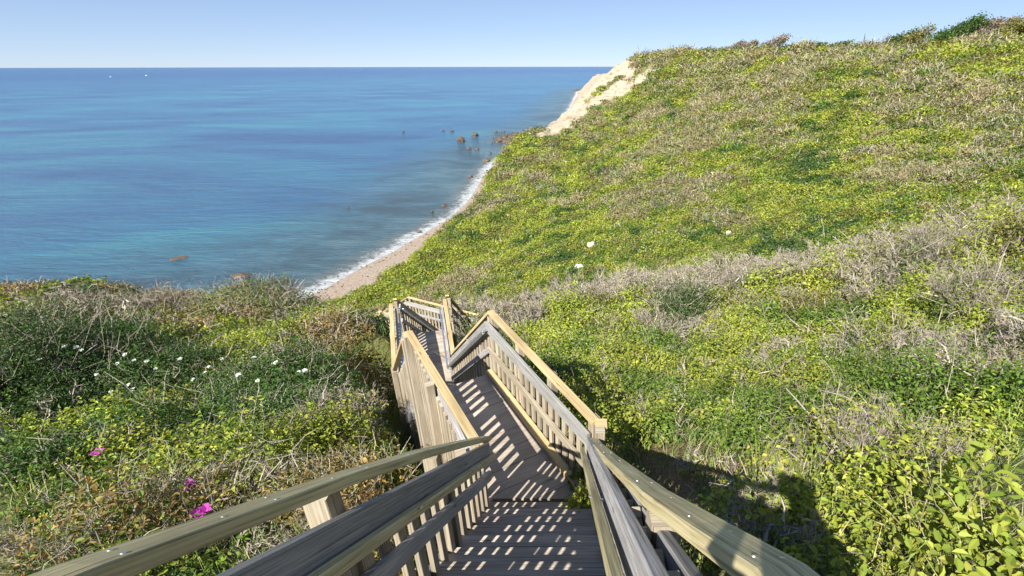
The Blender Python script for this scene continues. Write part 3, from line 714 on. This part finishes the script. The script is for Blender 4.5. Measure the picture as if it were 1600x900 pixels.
def build_shrub(px, py, dist, r, h, kind, label):
    x, y, z = ground_at(px, py, dist)
    if kind in ('weed', 'weed2'):
        if kind == 'weed': x, y, z = .10, 3.62, Z1-.04
        else: x, y, z = .08, 3.12, -3.80
    else: reserved.append((x, y, r*(.95 if kind in ('big','grey') else .75)))
    A = Leaves(dist < 11); cat = 'shrub'; nm = 'shrub'; L = max(.052, .0042*dist); area = 2*np.pi*r*r
    n_ = int(area/(L*L*.5)*1.15); ntw = int(60+area*30)
    K = {'big':'lime','rose':'lime','greyrose':'grey','whiterose':'dark','weed':'green','weed2':'lime'}.get(kind, kind)  # white rose bushes: hollow's shade put into the dark leaf colour
    if K == 'grey':
        for i_ in range(6):
            a_ = i_*1.05+random.random(); q_ = r*random.uniform(.25,.75) if i_ else 0; r2 = r*random.uniform(.42,.68); ar = 2*np.pi*r2*r2
            xx, yy, hh = x+q_*math.cos(a_)*1.15, y+q_*math.sin(a_)*.9, h*random.uniform(.6,1.05)
            bush(A, xx, yy, z, r2, hh*.8, random.choice(['lime','green']), L, int(n_*.10), int(ar*60), max(.005,.0012*dist), 'grey')
            forked(A, xx, yy, z, r2*1.1, hh, max(.005,.0012*dist), 6, 4, 3)
    elif kind == 'rust':
        bush(A, x, y, z, r, h*.8, 'green', L, int(n_*.4), 0); bush(A, x, y, z, r, h, 'rust', L*.9, int(n_*.6), int(area*90), max(.006,.0013*dist), 'grey'); forked(A, x, y, z, r*1.05, h*1.1, max(.005,.0011*dist), 8, 4, 3)
    elif kind == 'big':
        bush(A, x, y, z, r, h, 'lime', .066, 480, 90, .006, 'straw'); bush(A, x+.25, y+.22, z, r*.8, h*1.1, 'lime', .082, 220, 60, .006, 'straw'); nm = 'broad_leaved_plant'; cat = 'plant'
    elif kind in ('weed','weed2'):
        bush(A, x, y, z, r, h, K, .045, 460, 0, .004, 'straw'); nm = 'weed'; cat = 'weed'
    else: bush(A, x, y, z, r, h, K, L, int(n_*.7), 0); bush(A, x, y, z, r*.97, h*.97, 'dark' if K == 'dark' else 'green', L, int(n_*.5), ntw, max(.006,.0012*dist), 'grey')
    if kind in ('rose','whiterose'): nm = 'rose_bush'
    t = thing(nm, label, cat, (x, y, z)); A.build(nm, t)
    if K == 'grey' and dist < 10 or kind == 'dark':      # thick crooked stems
        for i in range(9 if dist < 10 else 4):
            m_ = MB(); a = random.uniform(0, 6.28); q = Vector((x, y, z-.1)); pts = [q]; dr = Vector((math.cos(a)*.9, math.sin(a)*.9, random.uniform(.35,.7))); k = 8
            for j in range(k):
                dr = (dr+Vector((random.gauss(0,.38), random.gauss(0,.38), random.gauss(-.03,.22)))).normalized(); q = q+dr*r*.19; pts.append(q)
            m_.tube(pts, [.024*(1-j/(k+1.5)) for j in range(k+1)], 6); m_.c = [(.36,.31,.27)]*len(m_.c)
            m_.build('branch', M_twig, t, smooth=True)
    return t, x, y, z, r, h
def blossom(x, y, z, s_, cols, label, grp, parent=None):
    A = Leaves(True); n_ = 9; th = np.linspace(0, 2*np.pi, n_, endpoint=False)+random.random()
    cen = np.array([x, y, z])+np.stack([np.cos(th)*s_*.33, np.sin(th)*s_*.33, np.full(n_, .0)], 1)+rng.normal(size=(n_,3))*s_*.06
    nr = np.stack([-np.cos(th)*.35, -np.sin(th)*.35, np.full(n_, .9)], 1)+rng.normal(size=(n_,3))*.3+rng.normal(size=(1,3))*.4-np.array([0,.5,0])
    A.leaf(cen, nr, np.full(n_, s_*.75), np.full(n_, s_*.62), np.array(cols)[rng.integers(0, len(cols), n_)])
    o = A.build('blossom', parent, 'blossom')[0]; o.data.materials.clear(); o.data.materials.append(M_petal); return o
made = []
for s_ in shr:
    t, x, y, z, r, h = build_shrub(*s_)
    if 'rose' in s_[5] and s_[5] != 'greyrose': made.append((t, x, y, z, r, h, s_[5]))
pinks = [(297,757),(314,800),(153,705)]
whites = [(100,540),(118,541),(126,546),(195,553),(182,567),(208,562),(228,563),(242,575),(325,572),(318,582),(395,558),(402,594),(466,580),(475,578),(200,600),(207,606),(205,611),(301,592),(172,612),(345,560),(430,566),(60,560),(150,584),(280,560),(372,585)]
for lst, nm_, sz, cols in ((pinks, 'rose', .11, [(.50,.07,.42),(.62,.16,.55),(.40,.04,.33)]), (whites, 'whiterose', .068, [(.75,.78,.80),(.68,.72,.74)])):
    for px, py in lst:
        d = ray(px, py); d = d/d.length; tt = 2.0
        while tt < 14:                             # where this line of sight meets the bush mounds
            q = d*tt; tt += .07; dome = float(height(np.array([q.x]), np.array([q.y]))[0])+.40
            for (t, x, y, z, r, h, k_) in made:
                e_ = ((q.x-x)/r)**2+((q.y-y)/r)**2
                if e_ < 1: dome = max(dome, z+h*math.sqrt(1-e_)*1.08)
            if q.z < dome+.03: break
        own = min((g for g in made if g[6] == nm_), key=lambda g: (g[1]-q.x)**2+(g[2]-q.y)**2)
        blossom(q.x, q.y, q.z, sz*random.uniform(.75,1.1), cols, None, None, own[0])

def scatter(A, r0, r1, Rmin, Rk, Lmin, Lk, cover, hk, amin, amax):
    r = r0; cnt = 0
    while r < r1:
        Rb = max(Rmin, Rk*r); st = Rb*1.12; na = max(1, int((amax-amin)*r/st))
        for i in range(na):
            a = amin+(i+random.random())/na*(amax-amin); rr = r+random.uniform(-.5,.5)*st
            x, y = rr*math.sin(a), rr*math.cos(a)
            yield x, y, Rb*(random.uniform(.6,1.2) if random.random() < .8 else random.uniform(1.2,2.0 if r < 50 else 1.8)), rr
        r += st
def grow(A, r0, r1, Rmin, Rk, Lmin, Lk, cover, amin=-1.05, amax=.90):
    c_ = list(scatter(A, r0, r1, Rmin, Rk, Lmin, Lk, cover, 1, amin, amax))
    xs = np.array([q[0] for q in c_]); ys = np.array([q[1] for q in c_]); rb = np.array([q[2] for q in c_]); rr = np.array([q[3] for q in c_])
    zs = height(xs, ys); px, py = project(xs, ys, zs+.3)
    ok = (px > -260) & (px < 1860) & (py > -80) & (py < 1150) & (ys > -1)
    pd_, pz_ = path_dist(xs, ys); ok &= pd_ > .80+rb*.8
    if r1 > 40:
        ba, be = bare_mask(xs, ys, zs); ok &= (ba < .5) & (be < .5) & (zs > SEA+2.2+2*(rr > 200))
        # facing the camera only needs the visible side
    ok &= (np.hypot((xs-.95)/.78, (ys-3.45)/.85) > .9) | (rng.random(len(xs)) < .12)
    nb = 0
    for x, y, z, r_, d in zip(xs[ok], ys[ok], zs[ok], rb[ok], rr[ok]):
        if any((x-a)**2+(y-b)**2 < c2*c2 for a, b, c2 in reserved): continue
        dist = math.sqrt(x*x+y*y+z*z); L = max(Lmin, Lk*dist); k = kind_at(x, y, d, dist)
        if k == 'lime2': k = 'lime' if random.random() < .55 else 'green'
        area = 2*math.pi*r_*r_; n_ = int(area/(L*L*.5)*cover)
        h = r_*random.uniform(.7,1.5) if d < 40 else r_*random.uniform(.35,1.0)*(.6 if d > 185 and x < .12*y else 1)
        if d < 6: h = min(h, .6)
        if d > 9 and d < 45 and x < -.3*d: h = min(h, random.uniform(.45,.65))
        tw = max(.006, .0013*dist)
        if d < 45: h *= .95
        tn = min(900, area/(L*L)*.55)
        if k == 'grey' and d < 45:
            bush(A, x, y, z-.05, r_, h*.75, random.choice(['lime','olive','green']), L, int(n_*.42), int(tn*.25), tw, 'grey')
            hk_ = .75 if x < -.3*d else 1.1
            forked(A, x, y, z, r_*1.25, h*hk_, tw, 5 if hk_ > 1 else 3, 4 if d < 20 else 3, 3)
        elif k == 'grey': bush(A, x, y, z-.05, r_, h, random.choice(['lime','olive','olive','green']), L, int(n_*.6), int(tn*.55), tw, 'grey')
        elif k == 'straw': bush(A, x, y, z-.05, r_, h, 'straw', L, int(n_*.5), int(tn*.7), tw*1.1, 'straw')
        elif k == 'rust': bush(A, x, y, z-.05, r_, h, 'rust', L*.85, int(n_*.75), int(tn*.6), tw, 'grey')
        else:
            bush(A, x, y, z-.05, r_, h, k, L, n_, int(tn*.08), tw, 'grey')
            if d < 45 and random.random() < .16: forked(A, x, y, z, r_*1.2, h*(.95 if x < -.3*d else 1.25), tw*.9, 3, 3, 3)
        nb += 1
    return nb
b1 = grow(near_L, 1.7, 12, .34, .03, .048, .0052, .95)
b2 = grow(mid_L, 12, 50, .36, .030, .05, .0052, .95)
b3 = grow(far_L, 50, 400, .4, .0115, .05, .0037, .85, amin=-.6, amax=.85)
print('bushes', b1, b2, b3)
# grass blades under everything close by
def grass(A, n_, r0, r1, tw=.004):
    a = rng.uniform(-1.05,.9,n_); r_ = np.sqrt(rng.uniform(r0*r0, r1*r1, n_)); x = r_*np.sin(a); y = r_*np.cos(a); z = height(x, y)
    pd_, _ = path_dist(x, y); ok = pd_ > .68; x, y, z = x[ok], y[ok], z[ok]; k = len(x)
    base = np.stack([x, y, z-.02], 1); tip = base+np.stack([rng.normal(0,.07,k), rng.normal(0,.07,k), rng.uniform(.10,.34,k)], 1)
    pal = np.array([(.16,.24,.05),(.30,.32,.10),(.42,.36,.20),(.10,.17,.04)]); A.twig(base, tip, np.full(k, tw)*rng.uniform(.7,1.6,k), pal[rng.integers(0,4,k)])
gr = Leaves(); grass(gr, 26000, 1.5, 10, .006); grass(gr, 26000, 10, 26, .014)
for o in gr.build('grass'): o.name = 'grass'; tag(o, 'green and straw grass blades between the bushes', 'grass', kind='stuff')
for A, nm, lb in ((near_L, 'near_thicket', 'leafy and twiggy thicket on both banks close to the stairs'), (mid_L, 'crest_thicket', 'thicket covering the crests before the sea and the gully'), (far_L, 'hillside_scrub', 'green and grey scrub covering the big far slope')):
    obs = A.build(nm)
    tag(obs[0], lb, 'thicket', kind='stuff')
    if len(obs) > 1: obs[1].parent = obs[0]

# ------------------------------------------------------------------ skyline trees
def wind_tree(px, py, dist, hgt, wd, label, kind='olive'):
    d = ray(px, py); hy = math.hypot(d.x, d.y); rs_ = np.linspace(90, 420, 331); hs_ = height(d.x/hy*rs_, d.y/hy*rs_)
    dist = float(rs_[np.argmax(hs_/rs_)]); k = dist/hy; x, y = d.x*k, d.y*k; z = float(height(np.array([x]), np.array([y]))[0])-.3; hgt *= (3.0+1.2*(px > 1370))*dist/733; wd *= 3.4*dist/733
    t = thing('windswept_tree', label, 'tree', (x, y, z), 'windswept trees on the skyline'); m_ = MB()
    lean = Vector((.5,0,.85))
    top = Vector((x,y,z))+Vector((hgt*.25,0,hgt*.55))
    m_.tube([(x,y,z-.5), (x+.05*hgt,y,z+.25*hgt), top], [.03*hgt,.022*hgt,.014*hgt], 6)
    for i in range(9):
        a = random.uniform(0,6.28); f = random.uniform(.4,1); b0 = Vector((x,y,z)).lerp(top, f)
        e_ = b0+Vector((math.cos(a)*wd*.4+.2*wd, math.sin(a)*wd*.4, hgt*random.uniform(.1,.4)))
        m_.tube([b0, (b0+e_)/2+Vector((0,0,.06*hgt)), e_], [.012*hgt,.008*hgt,.004*hgt], 5)
    m_.c = [(.22,.18,.15)]*len(m_.c); m_.build('trunk', M_twig, t, smooth=True)
    A = Leaves()
    for i in range(26):
        f = random.random(); cx = x-wd*.35+wd*1.0*f; cz = z+hgt*(.22+.42*f+random.uniform(-.12,.14)); cy = y+random.uniform(-.4,.4)*wd
        n_ = 70; pos = rng.normal(size=(n_,3))*np.array([wd*.12, wd*.13, hgt*.085])+np.array([cx, cy, cz]); pos[:,2] += (pos[:,0]-cx)*.08
        A.leaf(pos, rng.normal(size=(n_,3))+np.array([0,0,.5]), np.full(n_, .0030*dist)*rng.uniform(.6,1.3,n_), np.full(n_, .0020*dist), palcol(kind, n_, .3))
    A.build('tree', t, 'crown')
sk = [(1398,68,158,6,8,'dark','low rounded tree at the left end of the taller skyline clump'),(1428,58,156,7,7,'olive','leaning tree with a pointed crown, second of the taller clump'),
 (1482,50,150,6,9,'dark','dark flat tree left of the high right skyline'),(1505,46,148,7,7,'dark','windswept tree in the middle of the high right skyline'),
 (1535,46,145,6,7,'grey','pale greyish tree in the high right skyline'),(1560,44,143,6,7,'grey','pale thin tree second from the right edge of the skyline'),(1592,40,140,6.5,8,'olive','olive tree at the right edge of the skyline'),
 (1122,74,262,4,5,'grey','tiny grey tree farthest left on the skyline'),(1146,73,252,6,6,'grey','small bushy grey tree on the far skyline'),(1168,72,245,6,5,'grey','thin grey tree between two skyline bushes'),
 (1206,70,232,8,8,'grey','tallest grey tree of the far skyline'),(1228,70,226,5,8,'dark','dark spreading skyline bush right of the tall grey one'),(1255,72,215,4.5,9,'dark','flat dark skyline bush near the middle of the hill'),
 (1298,72,205,4.5,9,'dark','low dark skyline bush leaning seaward'),(1336,70,196,4.5,8,'dark','last dark skyline bush before the taller clump')]
for px, py, dist, h_, w_, kd, lb in sk: wind_tree(px, py, dist, h_, w_, lb, kd)

# ------------------------------------------------------------------ rocks, boats
m, n, p = new_mat('wet_rock'); tcn = N(n, 'ShaderNodeNewGeometry'); nn = N(n, 'ShaderNodeTexNoise', Scale=1.6, Detail=7.0, Roughness=.65); n.links.new(tcn.outputs[0], nn.inputs[0])
rk = ramp(n, [(.35,(.035,.026,.018)),(.5,(.10,.068,.04)),(.68,(.22,.16,.11))]); n.links.new(nn.outputs[0], rk.inputs[0]); n.links.new(rk.outputs[0], p.inputs['Base Color'])
bb = N(n, 'ShaderNodeBump', Strength=.8, Distance=.3); n.links.new(nn.outputs[0], bb.inputs['Height']); n.links.new(bb.outputs[0], p.inputs['Normal']); p.inputs['Roughness'].default_value = .6; M_rock = m
m2 = m.copy(); m2.name = 'pale_boulder'; r2_ = [q for q in m2.node_tree.nodes if q.type == 'VALTORGB'][0].color_ramp.elements
for q, c_ in zip(r2_, ((.42,.36,.27),(.58,.52,.42),(.68,.62,.52))): q.color = (*c_, 1)
import bmesh
def rock_mesh(w_, d_, h_, seed, sub=3):
    bm = bmesh.new(); bmesh.ops.create_icosphere(bm, subdivisions=sub, radius=1)
    rs_ = random.Random(seed); ph = [rs_.uniform(0,6.28) for _ in range(6)]; pl = [Vector((rs_.gauss(0,1), rs_.gauss(0,1), rs_.gauss(0,1))).normalized() for _ in range(9)]
    for v in bm.verts:
        c_ = v.co.copy()
        for q in pl:
            t = c_.dot(q)
            if t > .72: c_ -= q*(t-.72)*.85
        c_ *= 1+.09*math.sin(5*c_.x+ph[0])*math.cos(4*c_.y+ph[1])+.05*math.sin(11*c_.z+ph[2]+7*c_.x)
        v.co = Vector((c_.x*w_/2, c_.y*d_/2, c_.z*h_))
    me = bpy.data.meshes.new('rock'); bm.to_mesh(me); bm.free(); return me
def sea_pt(px, py): d = ray(px, py); t = SEA/d.z; return d.x*t, d.y*t
rocks = [(720,221,5.5,2.0,'largest brown boulder standing in the water off the beach'),(742,212,6.0,1.7,'second large boulder, farther out and right of the largest'),
 (733,233,2.6,.9,'small rock just below the largest boulder'),(745,234,2.8,.7,'flat rock right of the small one below the boulders'),(760,252,3.4,1.1,'lone rounded rock nearest the slope, at the water edge'),
 (706,205,2.4,.8,'small rock left and seaward of the big boulders'),(692,204,2.0,.5,'low rock farthest left of the offshore cluster'),(766,240,1.8,.6,'dot of rock between shore and big boulders'),
 (630,206,2.2,.6,'isolated small rock far out left of the cluster'),(775,207,3.4,.8,'dark rock on the left end of the rocky point'),(786,206,3.0,.8,'dark rock second along the rocky point'),
 (735,276,1.8,.5,'half sunk rock below the lone rounded one'),(694,322,1.7,.5,'brown rock in the shallows above the foam'),(675,331,1.2,.4,'smaller brown rock left of the one above the foam'),
 (655,363,1.2,.35,'rock breaking the white foam on the beach'),(278,403,3.2,.18,'tan half sunk rock in open water at left'),(375,430,3.5,.3,'pale ledge of rock showing just over the crest'),(542,324,1.4,.16,'faint sunken rock in mid water')]
for i, (px, py, w_, h_, lb) in enumerate(rocks):
    x, y = sea_pt(px, py); o = link('rock', rock_mesh(w_*1.35, w_*1.05, h_*1.5, i), M_rock); o.location = (x, y, SEA+h_*.12); o.rotation_euler.z = random.uniform(0,6.28)
    tag(o, lb, 'rock', 'rocks in the sea')
for i, (px, py, dist, s_, lb) in enumerate([(924,384,71,1.0,'white boulder poking out of the green slope'),(1138,365,60,.55,'small pale boulder on the slope right of the white one'),(905,418,64,.9,'flat tan stone low on the green slope')]):
    d = ray(px, py); k = dist
    tt = 30.0
    while tt < 200:
        q = d*tt; gz = float(height(np.array([q.x]), np.array([q.y]))[0])
        if q.z < gz+.45: break
        tt += .4
    o = link('boulder', rock_mesh(s_*1.5, s_*1.2, s_*.8, 50+i), m2); o.location = (q.x, q.y, gz+.45); tag(o, lb, 'rock', 'boulders on the green slope')
# shingle and small rocks along the point: one countless mass
vv, ff = [], []; rb_ = rock_mesh(1,1,.5,99,1); bv = np.array([v.co[:] for v in rb_.vertices]); bf = np.array([f.vertices[:] for f in rb_.polygons])
for i in range(1300):
    if i < 850:
        k = random.uniform(.0,1); a = sea_pt(*[(850,210),(795,218),(885,186),(905,141),(770,228),(825,213)][random.choice([0,0,0,1,1,3,5,5,5])]); x = a[0]+random.gauss(0,6); y = a[1]+random.gauss(0,11); s_ = random.uniform(.8,2.6) if random.random() < .8 else random.uniform(2.6,5.5)
        if coast_dist(x, y) > 4 : continue
    else:
        j = random.randrange(4, len(coast)-5); f = random.random(); x = coast[j][0]*(1-f)+coast[j+1][0]*f+random.gauss(1,2.5); y = coast[j][1]*(1-f)+coast[j+1][1]*f+random.gauss(0,2.5); s_ = random.uniform(.15,.7)
    zz = SEA if i < 850 else max(SEA, float(height(np.array([x]), np.array([y]))[0])); ff.append(bf+len(vv)*len(bv)); vv.append(bv*np.array([1,1,.8])*s_+np.array([x, y, zz-.05*s_]))
me = np_mesh('shore_stones', np.concatenate(vv), np.concatenate(ff).ravel(), 3, smooth=False); o = link('shore_stones', me, M_rock); tag(o, 'dark stones scattered along the shoreline', 'stones', kind='stuff')

m, n, p = new_mat('boat_white'); p.inputs['Base Color'].default_value = (.8,.8,.8,1); p.inputs['Roughness'].default_value = .3; M_white = m
m, n, p = new_mat('boat_glass'); p.inputs['Base Color'].default_value = (.03,.04,.05,1); p.inputs['Roughness'].default_value = .1; M_glass = m
def boat(px, py, s_, label):
    x, y = sea_pt(px, py); t = thing('motor_boat', label, 'boat', (x, y, SEA)); L = 12*s_; W = 3.6*s_
    sec = [(-.5,.9,0),(-.2,1,0),(.2,.9,.1),(.42,.45,.3),(.5,.03,.45)]; v, f = [], []
    for a, b, c2 in sec:
        for yy, zz in ((-1,1.5+c2),(-.8,0),(0,-.5),(.8,0),(1,1.5+c2)): v.append((x+a*L, y+yy*b*W/2, SEA+zz*s_))
    for i in range(4):
        for j in range(4): f.append((i*5+j, (i+1)*5+j, (i+1)*5+j+1, i*5+j+1))
        f.append((i*5+4, (i+1)*5+4, (i+1)*5, i*5))
    f.append((0,1,2,3,4)); me = bpy.data.meshes.new('hull'); me.from_pydata(v, [], f); link('hull', me, M_white, t)
    m_ = MB(); m_.sweep([(x-L*.2,y,SEA+2.4*s_),(x+L*.15,y,SEA+2.4*s_)], W*.6, 1.8*s_, ch=.2); m_.build('cabin', M_white, t)
    m_ = MB(); m_.sweep([(x-L*.17,y,SEA+2.7*s_),(x+L*.17,y,SEA+2.7*s_)], W*.62, .6*s_, ch=.1); m_.build('windscreen', M_glass, t)
boat(228,117,1.0,'white motor boat far out left of the middle of the horizon'); boat(172,119,.65,'smaller white boat left of the other, near the horizon')

# ------------------------------------------------------------------ the photographer, whose shadow falls on the right bank
def person():
    fy = -.47; fz = Z0+.0; cx = -.02
    t = thing('person', 'person in dark clothes holding a camera up on the top platform', 'person', (cx, fy, fz))
    J = {'pel':(cx,fy,fz+.92),'bel':(cx,fy-.01,fz+1.08),'che':(cx,fy+.01,fz+1.26),'nek':(cx,fy+.04,fz+1.40),'hed0':(cx,fy+.09,fz+1.50),'hed':(cx,fy+.14,fz+1.585),'hed2':(cx,fy+.13,fz+1.66)}
    rad = {'pel':.15,'bel':.13,'che':.15,'nek':.06,'hed0':.07,'hed':.10,'hed2':.08}
    E = [('pel','bel'),('bel','che'),('che','nek'),('nek','hed0'),('hed0','hed'),('hed','hed2')]
    for s_, k in ((-1,'l'),(1,'r')):
        J.update({k+'sh':(cx+s_*.19,fy+.02,fz+1.34),k+'el':(cx+s_*.30,fy+.12,fz+1.10),k+'wr':(cx+s_*.12,fy+.36,fz+1.36),k+'hi':(cx+s_*.10,fy,fz+.86),k+'kn':(cx+s_*.12,fy+.04,fz+.48),k+'an':(cx+s_*.13,fy-.02,fz+.09),k+'to':(cx+s_*.15,fy+.17,fz+.045)})
        rad.update({k+'sh':.075,k+'el':.05,k+'wr':.034,k+'hi':.10,k+'kn':.065,k+'an':.045,k+'to':.04})
        E += [('che',k+'sh'),(k+'sh',k+'el'),(k+'el',k+'wr'),('pel',k+'hi'),(k+'hi',k+'kn'),(k+'kn',k+'an'),(k+'an',k+'to')]
    def skin(J, E, rad, root, name, mat, sub=2):
        ks = list(J); me = bpy.data.meshes.new(name); me.from_pydata([J[k] for k in ks], [(ks.index(a), ks.index(b)) for a, b in E], [])
        o = bpy.data.objects.new(name, me); C.objects.link(o); md = o.modifiers.new('s', 'SKIN'); sb = o.modifiers.new('u', 'SUBSURF'); sb.levels = sb.render_levels = sub
        for i, k in enumerate(ks): me.skin_vertices[0].data[i].radius = (rad[k], rad[k]); me.skin_vertices[0].data[i].use_root = (k == root)
        dg = bpy.context.evaluated_depsgraph_get(); m3 = bpy.data.meshes.new_from_object(o.evaluated_get(dg)); bpy.data.objects.remove(o)
        m3.materials.clear(); q = link(name, m3, mat, t); m3.polygons.foreach_set('use_smooth', [True]*len(m3.polygons)); return q
    mj, n_, p_ = new_mat('dark_jacket'); p_.inputs['Base Color'].default_value = (.05,.06,.08,1); p_.inputs['Roughness'].default_value = .9
    ms, n_, p_ = new_mat('skin'); p_.inputs['Base Color'].default_value = (.55,.36,.27,1); p_.inputs['Roughness'].default_value = .5
    mh, n_, p_ = new_mat('hair'); p_.inputs['Base Color'].default_value = (.06,.04,.03,1)
    skin(J, E, rad, 'pel', 'body', mj)
    # hair over the crown and back of the head
    bm = bmesh.new(); bmesh.ops.create_icosphere(bm, subdivisions=3, radius=1)
    for v in bm.verts: v.co = Vector((v.co.x*.088+cx, v.co.y*.105+fy+.11, max(v.co.z, -.5)*.11+fz+1.625))
    me = bpy.data.meshes.new('hair'); bm.to_mesh(me); bm.free(); link('hair', me, mh, t)
    for s_ in (-1, 1):
        w_ = Vector(J[('l' if s_ < 0 else 'r')+'wr']); Jh = {'w':w_, 'p':w_+Vector((-s_*.03,.03,.05))}; rh = {'w':.028,'p':.036}; Eh = [('w','p')]
        for i in range(4):
            k0, k1, k2 = f'a{i}', f'b{i}', f'c{i}'; b0 = Jh['p']+Vector((-s_*.01,.012*i-.012,.03-.010*i)); Jh[k0] = b0; Jh[k1] = b0+Vector((-s_*.022,.022,.012)); Jh[k2] = Jh[k1]+Vector((-s_*.026,.002,-.006))
            rh.update({k0:.010,k1:.009,k2:.008}); Eh += [('p',k0),(k0,k1),(k1,k2)]
        Jh['t0'] = Jh['p']+Vector((-s_*.012,-.03,-.02)); Jh['t1'] = Jh['t0']+Vector((-s_*.03,-.004,.004)); rh.update({'t0':.011,'t1':.009}); Eh += [('w','t0'),('t0','t1')]
        skin(Jh, Eh, rh, 'w', 'hand', ms, 1)
    return t
person()
t = thing('photo_camera', 'black camera held by the person on the top platform', 'camera', (0,-.13,-.02))
mb_, n_, p_ = new_mat('camera_black'); p_.inputs['Base Color'].default_value = (.02,.02,.02,1)
m_ = MB(); m_.sweep([(-.07,-.135,-.01),(.07,-.135,-.01)], .05, .09, ch=.008); m_.build('camera_body', mb_, t)
m_ = MB(); m_.tube([(0,-.11,-.01),(0,-.04,-.035)], .032, 16); m_.build('lens', mb_, t)
